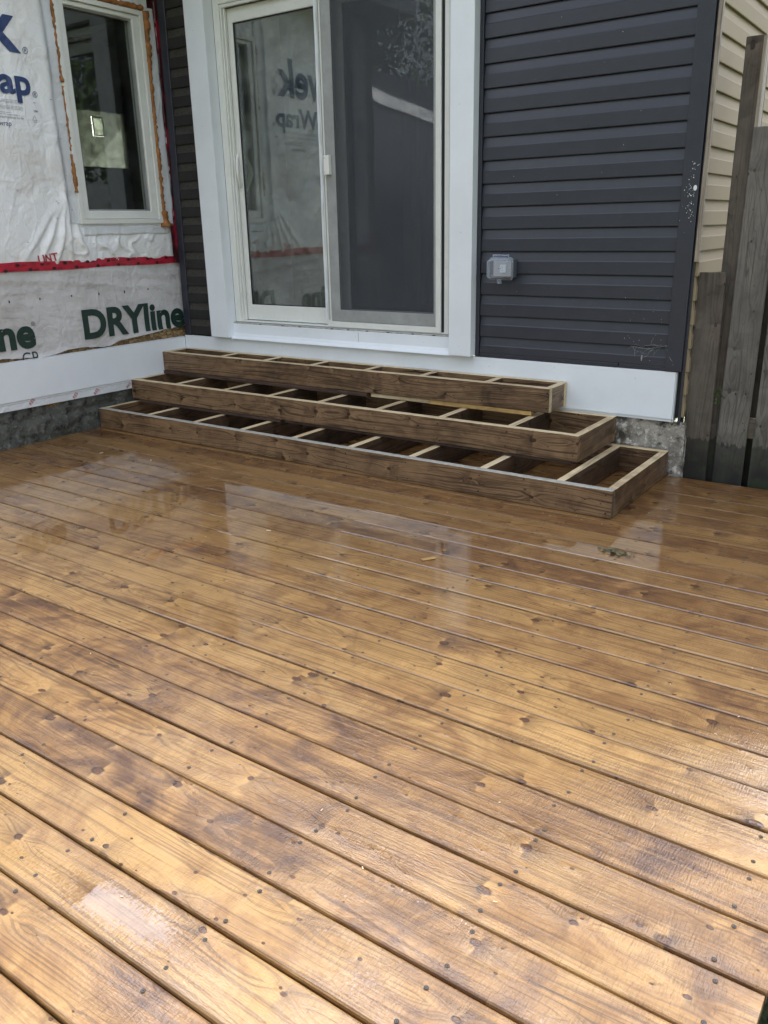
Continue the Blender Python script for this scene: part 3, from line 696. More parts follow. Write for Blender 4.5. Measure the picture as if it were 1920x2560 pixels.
L(tag(sheet('sheathing_tape', A, B, bent, M['red_tape_dark'], left), 'black-stained red tape running up beside the corner'))
# tape print: dark oval marks and bars
def tape_marks():
    bm = bmesh.new(); y = YL0 + 0.05; k = 0
    while y < 4.22:
        z = 1.083 if k % 2 == 0 else 1.054
        x = float(tape_h(np.array([y]), np.array([z]))[0]) + 0.0085
        vs = [bm.verts.new((x, y + 0.0145 * math.cos(t), z + 0.0095 * math.sin(t))) for t in np.linspace(0, 2 * math.pi, 13)[:-1]]
        bm.faces.new(vs)
        for q in range(2):
            ya = y + 0.024
            bm.faces.new([bm.verts.new(c) for c in ((x, ya, z - 0.004 + q * 0.005), (x, ya + 0.034, z - 0.004 + q * 0.005), (x, ya + 0.034, z - 0.002 + q * 0.005), (x, ya, z - 0.002 + q * 0.005))])
        y += 0.082; k += 1
    for k in range(22):
        z = 1.12 + k * 0.075; ya = 4.215 + 0.035 * (k % 2)
        bm.faces.new([bm.verts.new((0.0205, ya + 0.011 * math.cos(t), z + 0.014 * math.sin(t))) for t in np.linspace(0, 2 * math.pi, 11)[:-1]])
    return fin(bm)
L(link('tape_print', tape_marks(), M['dark_red_ink'], left))
# printing
P = lambda *a, **k: L(wall_print(*a, **k))
P('blue_lettering', 'Tyvek', left, M['blue_ink'], 3.222, 2.254, hgt=0.262, size=0.3, bold=0.0085, h=upper_h, right=True, off=0.004, cut=0.012)
P('registered_mark', '®', left, M['blue_ink'], 3.236, 2.247, hgt=0.034, size=0.1, h=upper_h, off=0.0022)
P('blue_lettering', 'HomeWrap', left, M['blue_ink'], 3.252, 2.030, hgt=0.136, width=1.05, size=0.2, bold=0.0060, h=upper_h, right=True, off=0.004, cut=0.012)
P('registered_mark', '®', left, M['blue_ink'], 3.260, 2.020, hgt=0.033, size=0.1, h=upper_h, off=0.0022)
P('small_lettering', 'USA', left, M['blue_ink'], 3.249, 1.940, hgt=0.0115, size=0.02, h=upper_h, bold=0.0003, off=0.0022, cut=0.05)
P('small_lettering', 'HDPE', left, M['grey_ink'], 3.236, 1.882, hgt=0.0065, size=0.02, h=upper_h, off=0.0022, cut=0.05)
P('small_lettering', 'homewrap', left, M['blue_ink'], 3.088, 1.852, hgt=0.027, size=0.03, h=upper_h, right=True, off=0.0022, cut=0.05)
P('small_lettering', 'Building Materials/Membrane For Air', left, M['grey_ink'], 3.176, 1.893, hgt=0.011, size=0.02, h=upper_h, right=True, off=0.0022, cut=0.05)
def print_lines():
    bm = bmesh.new()
    for z, y1 in ((1.990, 3.172), (1.982, 3.150), (1.976, 3.172), (1.957, 3.175), (1.950, 3.178), (1.943, 3.178), (1.922, 3.10), (1.912, 3.15)):
        y = 2.75
        while y < y1:
            ln = random.uniform(0.012, 0.04); yb = min(y + ln, y1)
            n_ = 2; ys = [y, yb]
            x = [float(upper_h(np.array([q]), np.array([z]))[0]) + 0.0028 for q in ys]
            bm.faces.new([bm.verts.new(c) for c in ((x[0], y, z), (x[1], yb, z), (x[1], yb, z + 0.0016), (x[0], y, z + 0.0016))])
            y = yb + random.uniform(0.003, 0.006)
    # recycling triangle
    c = Vector((0, 3.246, 1.903)); pts = [(0.018 * math.cos(a), 0.018 * math.sin(a)) for a in (math.pi / 2, math.pi * 7 / 6, math.pi * 11 / 6)]
    x = float(upper_h(np.array([3.246]), np.array([1.903]))[0]) + 0.0035
    for k in range(3):
        (a, b), (a2, b2) = pts[k], pts[(k + 1) % 3]
        bm.faces.new([bm.verts.new((x, c.y + p, c.z + q)) for p, q in ((a, b), (a2, b2), (a2 * 0.82, b2 * 0.82), (a * 0.82, b * 0.82))])
    return fin(bm)
L(link('small_print', print_lines(), M['grey_ink'], left))
P('red_lettering', 'UNT', left, M['red_ink'], 3.135, 1.088, hgt=0.046, size=0.05, bold=0.0012, h=upper_h, rot=0.10, off=0.006)
for k in range(3):
    yb = 4.268 - 0.872 * (k - 0)
    if k < 2: P('green_lettering', 'DRYline', left, M['green_ink'], (3.392, 2.172)[k], (0.603, 0.600)[k], width=0.866, hgt=0.182, size=0.25, bold=0.0092, h=lower_h, off=0.0055, cut=0.012)
P('registered_mark', '®', left, M['green_ink'], 3.022, 0.722, hgt=0.026, size=0.06, h=lower_h, off=0.0055, cut=0.012)
P('small_lettering', 'CR', left, M['green_ink'], 2.926, 0.490, hgt=0.078, width=0.122, size=0.09, bold=-0.0006, h=lower_h, off=0.0055, cut=0.012)
# staples and ticks
def staples():
    bm = bmesh.new()
    for y in (2.902, 3.110, 3.337, 3.547, 3.753, 3.955, 2.69, 2.48):
        x = float(lower_h(np.array([y]), np.array([0.875]))[0]) + 0.003
        bx(bm, x - 0.001, x + 0.0012, y - 0.0035, y + 0.0035, 0.869 + random.uniform(-.004, .006), 0.884)
    for k in range(26):
        y, z = random.uniform(2.7, 4.2), random.uniform(1.12, 2.7)
        if 3.38 < y < 4.18 and z > 1.22: y = random.choice((random.uniform(3.39, 3.44), random.uniform(4.19, 4.24)))
        x = float(upper_h(np.array([y]), np.array([z]))[0]) + 0.006
        a = random.uniform(-0.6, 0.6)
        tube(bm, [(x, y, z), (x + 0.001, y + 0.011 * math.cos(a), z + 0.011 * math.sin(a))], 0.0013, 4)
    return fin(bm)
L(link('staples', staples(), M['black_ink'], left))
# flashing strips round the window
def strip(name, y0, y1, z0, z1, off, amp, label=None, lift=0.0):
    A, B = grid(y0, y1, z0, z1, 0.009)
    na, nb = A.shape
    e = np.minimum(np.minimum(A - y0, y1 - A), np.minimum(B - z0, z1 - B))
    o = sheet(name, A, B, lambda a, b: (np.where((e < 0.002) & (lift == 0), 0.003, lift * np.exp(-((a - y0) / 0.012) ** 2) * (0.4 + vn(b * 5, b * 0)) + np.maximum(upper_h(a, b) * 0.45, 0) + off + amp * fbm(a * 16, b * 9, 3)), a + 0.003 * np.sin(b * 9), b + 0.002 * np.sin(a * 21)), M['flash'], left)
    if label: o['label'] = label
    return L(o)
strip('flashing_strip', 3.378, 3.468, 1.315, 2.93, 0.013, 0.006, lift=0.022)
strip('flashing_strip', 3.476, 4.192, 1.236, 1.306, 0.014, 0.005)
strip('flashing_strip', 4.150, 4.238, 1.288, 2.64, 0.018, 0.012)
# window
win = thing('window', 'narrow white vinyl window set in the housewrapped wall with orange foam round it', 'window', (0.0, 3.8, 1.31))
def W_(o):
    o.matrix_parent_inverse = Matrix.Translation((0, -3.8, -1.31)); return o
W_(ring_yz('frame', WIN['y0'], WIN['y1'], WIN['z0'], WIN['z1'], WIN['y0'] + 0.030, WIN['y1'] - 0.030, WIN['z0'] + 0.028, WIN['z1'] - 0.028, -0.09, 0.036, M['white_vinyl'], win))
W_(ring_yz('sash', WIN['y0'] + 0.0315, WIN['y1'] - 0.0315, WIN['z0'] + 0.0295, WIN['z1'] - 0.0295, 3.545, 4.052, 1.392, 2.548, -0.06, 0.022, M['white_vinyl'], win, 0.004))
W_(ring_yz('glazing_bead', 3.5455, 4.0515, 1.3925, 2.5475, 3.554, 4.043, 1.401, 2.539, -0.03, 0.008, M['grey_frame'], win, 0.0))
pane = W_(box('pane', -0.022, -0.016, 3.547, 4.050, 1.394, 2.546, M['glass_window'], win))
def foam_bead(pts, r0, r1, seed):
    r = random.Random(seed); bm = bmesh.new(); P_ = []; Rr = []
    (ya, za), (yb, zb) = pts; n_ = max(6, int(abs(zb - za + yb - ya) / 0.014))
    for i in range(n_ + 1):
        t = i / n_
        P_.append((0.027 + r.uniform(-0.002, 0.005), ya + (yb - ya) * t + r.uniform(-0.003, 0.003), za + (zb - za) * t))
        Rr.append((r0 + (r1 - r0) * t) * r.uniform(0.55, 1.35))
    tube(bm, P_, Rr, 8); return fin(bm)
for k, (pts, a, b) in enumerate((((( 4.146, 1.32), (4.153, 2.60)), 0.016, 0.017), (((4.160, 1.296), (4.150, 1.40)), 0.042, 0.020), (((4.156, 2.34), (4.160, 2.61)), 0.023, 0.021),
                                 (((3.464, 1.50), (3.463, 1.72)), 0.016, 0.008), (((3.465, 1.74), (3.464, 2.10)), 0.0055, 0.007), (((3.464, 2.12), (3.462, 2.60)), 0.009, 0.009),
                                 (((3.75, 2.618), (4.14, 2.624)), 0.014, 0.016))):
    W_(link('foam_bead', foam_bead(pts, a, b, k), M['foam'], win))
# white skirting on the left wall, membrane strip below
sk = tag(box('skirting_board', 0.002, 0.026, YL0, 4.236, 0.284, 0.520, M['white_metal'], None, 0.0015), 'white metal skirting board along the foot of the wrapped left wall', 'skirting')
box('lip', 0.002, 0.0165, YL0, 4.236, 0.2685, 0.2825, M['white_metal'], sk, 0.001)
box('top_lip', 0.002, 0.0225, YL0, 4.236, 0.5215, 0.5245, M['white_metal'], sk)
mem = thing('membrane_strip', 'white membrane strip with red print below the left skirting board', 'membrane', (0.0, 3.2, 0.22))
def Mb(o):
    o.matrix_parent_inverse = Matrix.Translation((0, -3.2, -0.22)); return o
def mem_h(y, z): return 0.014 + 0.006 * fbm(np.asarray(y) * 5, np.asarray(z) * 9, 2)
A, B = np.meshgrid(np.linspace(YL0, 4.0, 120), np.linspace(0, 1, 6), indexing='ij')
def mz(a, b): return (0.232 - 0.012 * np.clip((a - 2.7) / 1.2, 0, 1)) * (1 - b) + 0.268 * b
Mb(sheet('sheet', A, B, lambda a, b: (mem_h(a, mz(a, b)), a, mz(a, b)), M['flash'], mem))
for (yy, zz) in ((2.60, 0.236), (2.93, 0.242), (3.245, 0.228), (3.41, 0.226), (3.68, 0.226)):
    Mb(wall_print('red_lettering', 'RES', mem, M['red_ink'], yy, zz, hgt=0.021, size=0.03, bold=0.0002, h=mem_h, rot=0.75, cut=0.05, off=0.002))
# end of the left wing (faces the yard)
tag(box('wing_end_wall', -6.0, 0.0, 2.0, YL0 - 0.004, -0.6, 3.0, M['vinyl_beige']), 'end wall of the left wing facing the yard', 'wall')

# ------------------------------------------------------------------ back wall: siding
CP = 0.1156; Z0 = 0.6675 - 5 * CP + 0.003
def siding_course(x0, x1, z, along='x', plane=4.262, zlo=None):
    """one dutch-lap course: flat lower band standing proud, bevel leaning back above it"""
    prof = [(0.002, 0.0), (-0.0150, 0.0), (-0.0165, 0.003), (-0.0150, 0.0640), (-0.0125, 0.0690), (-0.0035, CP - 0.002), (-0.0005, CP + 0.004), (0.002, CP + 0.004)]
    bm = bmesh.new(); rows = []
    n_ = max(2, int((x1 - x0) / 0.3))
    for i in range(n_ + 1):
        a = x0 + (x1 - x0) * i / n_; row = []
        wv = 0.0007 * math.sin(a * 5 + z * 31)
        for d, h in prof:
            zz = z + h
            if zlo is not None: zz = max(zz, zlo)
            row.append(bm.verts.new((a, plane + d + wv, zz) if along == 'x' else (plane - d + wv, a, zz)))
        rows.append(row)
    for i in range(n_):
        for k in range(len(prof)):
            bm.faces.new((rows[i][k], rows[i + 1][k], rows[i + 1][(k + 1) % len(prof)], rows[i][(k + 1) % len(prof)]))
    bm.faces.new(rows[0]); bm.faces.new(rows[-1])
    return fin(bm)
# butt lines measured in the photograph: 0.655 + k * pitch
ZB = [0.6555 + CP * k for k in range(-1, 20)]
bw = thing('siding_wall', 'charcoal vinyl siding wall to the right of the patio door', 'wall', (3.0, 4.26, 0.54))
def Bk(o, p=(3.0, 4.26, 0.54)):
    o.matrix_parent_inverse = Matrix.Translation(tuple(-c for c in p)); return o
Bk(box('wall_core', 2.458, 3.63, 4.27, 4.40, 0.30, 2.95, M['black_gap'], bw))
for k, z in enumerate(ZB):
    zz = z if k else 0.562
    Bk(link('siding_course', siding_course(2.482, 3.552, z, zlo=(0.564 if k == 0 else None)), M['vinyl_black'], bw))
Bk(box('starter_trim', 2.482, 3.30, 4.240, 4.262, 0.540, 0.5625, M['vinyl_black'], bw, 0.0015))
Bk(box('starter_trim', 3.304, 3.552, 4.240, 4.262, 0.540, 0.5625, M['vinyl_black'], bw, 0.0015))
Bk(box('side_channel', 2.457, 2.479, 4.236, 4.268, 0.540, 2.95, M['vinyl_black'], bw, 0.002))
def post_mesh(x0, x1, y0, y1, z0, z1):
    bm = bmesh.new(); bx(bm, x0, x1, y0, y1, z0, z1)
    return fin(bm, 0.003, 2)
Bk(link('corner_post', post_mesh(3.547, 3.628, 4.232, 4.300, 0.541, 2.95), M['vinyl_black'], bw))
Bk(box('corner_flange', 3.6285, 3.640, 4.250, 4.330, 0.27, 2.95, M['vinyl_black'], bw, 0.001))
member('corner_batten', 1.90, 0.028, 0.018, [M['fence_pale']], None, (3.648, 4.246, 2.02), (0, math.pi / 2, 0), 0.001)
tag(bpy.data.objects['corner_batten'], 'thin weathered wooden batten running up the outer house corner', 'batten')
def splatter():
    bm = bmesh.new(); r = random.Random(4)
    for k in range(70):
        y = 4.2308; cx, cz, sp = r.choice(((3.60, 1.40, 0.045), (3.60, 1.44, 0.05), (3.585, 1.33, 0.05), (3.60, 1.30, 0.03)))
        px, pz = r.gauss(cx, sp * 0.4), r.gauss(cz, sp)
        if not 3.552 < px < 3.622: continue
        rr = r.uniform(0.0006, 0.0022)
        bm.faces.new([bm.verts.new((px + rr * math.cos(t) * r.uniform(.6, 1.2), y, pz + rr * 1.4 * math.sin(t))) for t in np.linspace(0, 6.283, 8)[:-1]])
    bm.faces.new([bm.verts.new((3.612 + 0.0085 * math.cos(t), 4.2302, 1.401 + 0.0125 * math.sin(t))) for t in np.linspace(0, 6.283, 15)[:-1]])
    for k in range(60):
        px, pz = r.uniform(2.55, 3.5), r.uniform(0.57, 2.3)
        if r.random() < 0.5: px = r.uniform(3.3, 3.53); pz = r.uniform(0.57, 0.9)
        rr = r.uniform(0.0006, 0.0016); fz = (pz - ZB[0]) % CP
        if fz > 0.06: continue
        bm.faces.new([bm.verts.new((px + rr * math.cos(t), 4.2448, pz + rr * math.sin(t))) for t in np.linspace(0, 6.283, 7)[:-1]])
    return fin(bm)
Bk(link('paint_spatter', splatter(), M['spot'], bw))
# cobweb near the lower corner
def web():
    bm = bmesh.new(); r = random.Random(9)
    def strand(p, q, sag, rad):
        pts = []
        for i in range(7):
            t = i / 6; pts.append((p[0] + (q[0] - p[0]) * t + r.uniform(-.003, .003), 4.238 - 0.006 * math.sin(t * 3.1), p[1] + (q[1] - p[1]) * t - sag * math.sin(t * math.pi) + r.uniform(-.003, .003)))
        tube(bm, pts, rad * 0.6, 4)
    strand((3.36, 0.655), (3.545, 0.668), 0.012, 0.0012); strand((3.40, 0.648), (3.52, 0.668), -0.006, 0.0009)
    strand((3.545, 0.668), (3.60, 0.592), 0.03, 0.0014); strand((3.56, 0.62), (3.612, 0.575), 0.02, 0.0009)
    strand((3.463, 0.668), (3.475, 0.70), 0, 0.0009); strand((3.39, 0.655), (3.385, 0.60), 0, 0.0008); strand((3.47, 0.64), (3.42, 0.60), 0.01, 0.0008)
    for k in range(16):
        a = (r.uniform(3.37, 3.54), r.uniform(0.63, 0.675)); strand(a, (a[0] + r.uniform(-.04, .04), a[1] - r.uniform(0, .03)), r.uniform(-.01, .01), 0.0005)
    bx(bm, 3.419, 3.424, 4.2435, 4.2445, 0.588, 0.612)
    return fin(bm)
tag(link('cobweb', web(), M['web']), 'dusty grey cobweb at the lower right corner of the dark siding', 'cobweb')
# short piece of siding left of the door
bl = thing('siding_wall', 'narrow strip of gritty dark siding between the wrapped wall and the patio door', 'wall', (0.2, 4.26, 0.54))
Bl = lambda o: Bk(o, (0.2, 4.26, 0.54))
Bl(box('wall_core', 0.0, 0.50, 4.27, 4.40, 0.30, 2.95, M['black_gap'], bl))
for k, z in enumerate(ZB):
    Bl(link('siding_course', siding_course(0.086, 0.40, z, zlo=(0.545 if k == 0 else None)), M['vinyl_black_old'], bl))
bm = bmesh.new(); vv = bx(bm, 0.026, 0.084, 4.240, 4.268, 0.53, 2.95)
for v_, dx_ in zip(vv, (0, 0, 0, 0, 0.040, 0.048, 0.048, 0.040)): v_.co.x += dx_
Bl(link('corner_post', fin(bm, 0.002), M['vinyl_black'], bl))
# white skirting under door and siding
s1 = tag(box('skirting_board', 0.0275, 0.492, 4.236, 4.262, 0.284, 0.533, M['white_metal'], None, 0.0015), 'short white skirting piece in the inner corner behind the top step', 'skirting')
s2 = tag(box('skirting_board', 0.4935, 3.602, 4.236, 4.262, 0.297, 0.538, M['white_metal'], None, 0.0015), 'long white metal skirting board under the patio door and dark siding', 'skirting')
box('lip', 0.4935, 3.600, 4.244, 4.262, 0.282, 0.2955, M['white_metal'], s2, 0.001)
box('return', 3.6032, 3.606, 4.241, 4.300, 0.282, 0.536, M['white_metal'], s2)

# ------------------------------------------------------------------ patio door
door = thing('patio_door', 'white sliding patio door with a glass panel and an insect screen', 'patio door', (1.4, 4.27, 0.64))
Dr = lambda o: Bk(o, (1.4, 4.27, 0.64))
Dr(link('trim_post', post_mesh(0.362, 0.534, 4.182, 4.266, 0.545, 2.80), M['white_metal'], door))
Dr(link('trim_post', post_mesh(2.312, 2.4555, 4.182, 4.266, 0.545, 2.80), M['white_metal'], door))
Dr(link('head_trim', post_mesh(0.5345, 2.3115, 4.200, 4.266, 2.655, 2.80), M['white_metal'], door))
def sill():
    bm = bmesh.new(); prof = [(4.262, 0.640), (4.240, 0.640), (4.2365, 0.637), (4.2350, 0.575), (4.226, 0.556), (4.203, 0.5405), (4.203, 0.5385), (4.230, 0.5385), (4.262, 0.5395)]
    a = [bm.verts.new((0.5345, y, z)) for y, z in prof]; b = [bm.verts.new((2.311, y, z)) for y, z in prof]
    for k in range(len(prof)): bm.faces.new((a[k], b[k], b[(k + 1) % len(prof)], a[(k + 1) % len(prof)]))
    bm.faces.new(a); bm.faces.new(b); return fin(bm)
Dr(link('sill_flashing', sill(), M['white_metal'], door))
Dr(box('threshold', 0.5345, 2.311, 4.238, 4.40, 0.6405, 0.6495, M['track'], door, 0.001))
def weeps():
    bm = bmesh.new(); r = random.Random(3)
    for x in (0.78, 0.98, 1.13, 1.40, 1.53, 1.68, 1.84, 2.02, 2.17):
        bx(bm, x, x + 0.018, 4.2368, 4.2375, 0.642, 0.6475)
    return fin(bm)
Dr(link('weep_holes', weeps(), M['black_ink'], door))
Dr(ring_xz('frame', 0.536, 2.265, 0.651, 2.640, 0.588, 2.232, 0.6600, 2.585, 4.262, 4.40, M['white_vinyl'], door, 0.003))
Dr(box('jamb_bead', 0.589, 0.600, 4.272, 4.292, 0.661, 2.584, M['white_vinyl'], door, 0.002))
Dr(box('jamb_bead', 0.602, 0.614, 4.284, 4.304, 0.661, 2.584, M['white_vinyl'], door, 0.002))
Dr(box('head_track', 0.589, 2.231, 4.270, 4.290, 2.566, 2.5845, M['white_vinyl'], door, 0.002))
# sliding panel, left
pl = Dr(ring_xz('sliding_panel', 0.592, 1.420, 0.664, 2.566, 0.652, 1.345, 0.766, 2.484, 4.310, 4.345, M['white_vinyl'], door, 0.003))
Dr(ring_xz('glazing_bead', 0.6525, 1.3445, 0.7665, 2.4835, 0.657, 1.340, 0.771, 2.479, 4.316, 4.338, M['black_gap'], door, 0.0))
Dr(box('pane', 0.653, 1.344, 4.322, 4.328, 0.767, 2.483, M['glass_door'], door))
# fixed panel, right, behind the screen
Dr(ring_xz('fixed_panel', 1.400, 2.231, 0.664, 2.566, 1.478, 2.175, 0.762, 2.480, 4.352, 4.385, M['white_vinyl'], door, 0.003))
Dr(box('pane', 1.479, 2.174, 4.364, 4.370, 0.763, 2.479, M['glass_door'], door))
# screen door on the outside
Dr(ring_xz('screen_track', 1.361, 2.213, 0.6555, 2.62, 1.394, 2.176, 0.690, 2.595, 4.258, 4.274, M['white_vinyl'], door, 0.002))
scn = Dr(ring_xz('screen_frame', 1.396, 2.174, 0.692, 2.594, 1.465, 2.160, 0.764, 2.535, 4.263, 4.276, M['grey_frame'], door, 0.002))
Dr(box('screen_mesh', 1.464, 2.161, 4.2685, 4.2690, 0.763, 2.536, M['screen'], door))
Dr(box('weather_strip', 2.214, 2.231, 4.266, 4.30, 0.661, 2.60, M['black_gap'], door))
Dr(box('weather_strip', 1.3815, 1.386, 4.2540, 4.2578, 0.70, 2.60, M['grey_frame'], door))
# peeling edge of the white meeting stile
def peel():
    bm = bmesh.new(); r = random.Random(2); n_ = 60; L0, L1 = [], []
    for i in range(n_ + 1):
        z = 0.70 + (2.60 - 0.70) * i / n_
        wv = 0.004 * math.sin(z * 9) + r.uniform(-0.002, 0.002)
        L0.append(bm.verts.new((1.352 + 0.3 * wv, 4.2555, z))); L1.append(bm.verts.new((1.371 + wv, 4.2525 + 0.002 * math.sin(z * 31), z)))
    for i in range(n_): bm.faces.new((L0[i], L1[i], L1[i + 1], L0[i + 1]))
    return fin(bm)
Dr(link('edge_seal', peel(), M['white_metal'], door))
lat = Dr(link('latch', post_mesh(1.397, 1.438, 4.236, 4.262, 1.562, 1.672), M['white_plastic'], door))
for zz in (1.578, 1.656):
    bm = bmesh.new(); bmesh.ops.create_circle(bm, cap_ends=True, radius=0.0024, segments=8, matrix=Matrix.Translation((1.404, 4.2352, zz)) @ Matrix.Rotation(math.pi / 2, 4, 'X'))
    o = link('screw', fin(bm), M['screw_rec'], lat)
def handle(yc, sgn, x0):
    bm = bmesh.new(); pts = []; rad = []
    for i in range(17):
        t = i / 16; b = math.sin(t * math.pi)
        pts.append((x0 + 0.010 * t + 0.022 * b * (1 if sgn < 0 else 1), yc + sgn * 0.040 * b ** 0.8, 1.722 - 0.205 * t)); rad.append(0.0085 + 0.0015 * b)
    tube(bm, pts, rad, 10, 0.75)
    bx(bm, x0 - 0.008, x0 + 0.010, min(yc, yc + sgn * 0.006), max(yc, yc + sgn * 0.006), 1.70, 1.735); bx(bm, x0, x0 + 0.018, min(yc, yc + sgn * 0.006), max(yc, yc + sgn * 0.006), 1.505, 1.535)
    return fin(bm)
Dr(link('handle', handle(4.309, -1, 0.622), M['white_plastic'], door))
Dr(link('handle', handle(4.346, 1, 0.640), M['white_plastic'], door))

bm = bmesh.new()
for (x, z, y) in [(0.45, 0.62, 4.1815), (0.45, 1.25, 4.1815), (0.445, 1.9, 4.1815), (0.44, 2.45, 4.1815), (2.385, 0.60, 4.1815), (2.385, 1.22, 4.1815), (2.38, 1.86, 4.1815), (2.38, 2.4, 4.1815), (0.9, 0.60, 4.2345), (1.6, 0.605, 4.2345), (2.1, 0.60, 4.2345)]:
    bmesh.ops.create_circle(bm, cap_ends=True, radius=0.0024, segments=8, matrix=Matrix.Translation((x + random.uniform(-.01, .01), y, z)) @ Matrix.Rotation(math.pi / 2, 4, 'X'))
Dr(tag(link('nail_heads', fin(bm), M['track'], door), kind='stuff'))
bm = bmesh.new()
for x in (0.98, 1.62, 2.55, 2.95, 3.4):
    bmesh.ops.create_circle(bm, cap_ends=True, radius=0.0024, segments=8, matrix=Matrix.Translation((x, 4.2352, 0.50 + 0.012 * math.sin(x * 9))) @ Matrix.Rotation(math.pi / 2, 4, 'X'))
tag(link('nail_heads', fin(bm), M['track'], s2), kind='stuff')
bm = bmesh.new(); bx(bm, 1.6225, 1.6245, 4.2338, 4.2348, 0.572, 0.634)
Dr(link('scratch', fin(bm), M['grey_frame'], door))

# ------------------------------------------------------------------ outdoor outlet
ob = thing('outlet_box', 'clear weatherproof cover over an outdoor power outlet on the dark siding', 'outlet', (2.62, 4.25, 1.03))
Ob = lambda o: Bk(o, (2.62, 4.25, 1.03))
Ob(link('mounting_block', post_mesh(2.580, 2.700, 4.205, 4.2465, 0.984, 1.078), M['block_grey'], ob))
Ob(link('back_plate', post_mesh(2.584, 2.690, 4.197, 4.2045, 0.990, 1.072), M['plate_grey'], ob))
def bubble():
    bm = bmesh.new(); secs = []
    for (dy, gx, gz) in ((0.0, 0.0, 0.0), (0.006, -0.001, -0.001), (0.010, -0.007, -0.006), (0.052, -0.013, -0.011), (0.060, -0.020, -0.017)):
        a, b = 0.073 + gx, 0.060 + gz; rr = 0.018
        sec = []
        for cx, cz, a0 in ((1, 1, 0), (-1, 1, 90), (-1, -1, 180), (1, -1, 270)):
            for q in range(5):
                an = math.radians(a0 + q * 22.5); sec.append(bm.verts.new((2.632 + cx * (a - rr) + rr * math.cos(an), 4.195 - dy, 1.030 + cz * (b - rr) + rr * math.sin(an))))
        secs.append(sec)
    n_ = len(secs[0])
    for i in range(len(secs) - 1):
        for k in range(n_): bm.faces.new((secs[i][k], secs[i][(k + 1) % n_], secs[i + 1][(k + 1) % n_], secs[i + 1][k]))
    bm.faces.new(secs[-1]); return fin(bm, smooth=False)
cov = Ob(link('cover', bubble(), M['clear_plastic'], ob))
bm = bmesh.new(); tube(bm, [(2.585, 4.188, 1.100), (2.680, 4.188, 1.100)], 0.0045, 8)
tube(bm, [(2.588, 4.190, 1.083), (2.586, 4.188, 1.103)], 0.004, 6); tube(bm, [(2.677, 4.190, 1.083), (2.679, 4.188, 1.103)], 0.004, 6)
bx(bm, 2.592, 2.672, 4.178, 4.196, 1.083, 1.092)
Ob(link('hinge', fin(bm), M['clear_plastic'], ob))
Ob(link('catch', post_mesh(2.622, 2.640, 4.168, 4.190, 0.952, 0.975), M['clear_plastic'], ob))
rc = Ob(link('receptacle', post_mesh(2.628, 2.664, 4.186, 4.1955, 1.010, 1.052), M['white_plastic'], ob))
bm = bmesh.new(); bx(bm, 2.640, 2.647, 4.1852, 4.1858, 1.038, 1.0405); bx(bm, 2.640, 2.646, 4.1852, 4.1858, 1.022, 1.0245); bx(bm, 2.6305, 2.6345, 4.1852, 4.1858, 1.029, 1.033); bx(bm, 2.614, 2.618, 4.1948, 4.1955, 1.029, 1.033)
Ob(link('slots', fin(bm), M['black_ink'], ob))

# ------------------------------------------------------------------ step frames
def step_frame(label, x0, x1, yf, yb, z0, z1, joists, front_top, ends=0):
    t = 0.038; hgt = z1 - z0; zc = (z0 + z1) / 2
    s = thing('step_frame', label, 'step', (0, yf, z0))
    K = lambda o: Bk(o, (0, yf, z0))
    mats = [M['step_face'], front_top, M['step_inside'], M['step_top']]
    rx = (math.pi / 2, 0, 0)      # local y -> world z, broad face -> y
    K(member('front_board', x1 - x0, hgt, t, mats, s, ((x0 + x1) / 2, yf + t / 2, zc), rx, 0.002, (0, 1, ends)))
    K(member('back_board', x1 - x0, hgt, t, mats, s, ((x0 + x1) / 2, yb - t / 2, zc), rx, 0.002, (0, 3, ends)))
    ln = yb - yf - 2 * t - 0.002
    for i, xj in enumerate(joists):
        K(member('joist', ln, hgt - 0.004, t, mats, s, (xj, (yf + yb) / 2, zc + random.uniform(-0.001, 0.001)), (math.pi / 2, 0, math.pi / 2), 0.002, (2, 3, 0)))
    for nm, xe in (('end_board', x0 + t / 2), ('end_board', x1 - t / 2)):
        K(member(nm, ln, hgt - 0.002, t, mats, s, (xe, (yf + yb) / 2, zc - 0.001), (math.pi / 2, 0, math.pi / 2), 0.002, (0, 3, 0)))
    return s
sf1 = step_frame('bottom and longest open step frame standing on the deck', 0.012, 3.604, 3.424, 4.238, 0.002, 0.134, [0.470, 0.900, 1.308, 1.712, 2.122, 2.512, 2.934, 3.340], M['step_painted'])
sf2 = step_frame('middle open step frame resting on the bottom one', 0.012, 3.316, 3.716, 4.236, 0.152, 0.286, [0.440, 0.884, 1.277, 1.678, 2.100, 2.516, 2.932], M['step_top'])
sf3 = step_frame('top and shortest open step frame below the patio door', 0.034, 3.030, 4.003, 4.232, 0.3115, 0.443, [0.585, 0.984, 1.390, 1.810, 2.212, 2.640], M['step_top'], 3)
strips = [
    ('shim_strip', 'short bright yellow pine strip under the right part of the top step', 2.29, 2.928, 4.006, 4.040, 0.2875, 0.3100, 'yellow_strip'),
    ('shim_strip', 'pale thin strip beside the yellow one under the top step', 1.87, 2.284, 4.014, 4.046, 0.2875, 0.3100, 'step_top'),
    ('shim_strip', 'long dark rotted strip under the left half of the top step', 0.04, 1.85, 3.992, 4.036, 0.2875, 0.3095, 'dark_strip'),
    ('shim_strip', 'dark strip under the left part of the middle step', 0.10, 1.40, 3.704, 3.745, 0.1355, 0.1505, 'dark_strip'),
    ('shim_strip', 'thin dark strip under the right part of the middle step', 1.42, 3.29, 3.724, 3.760, 0.1355, 0.1505, 'dark_strip')]
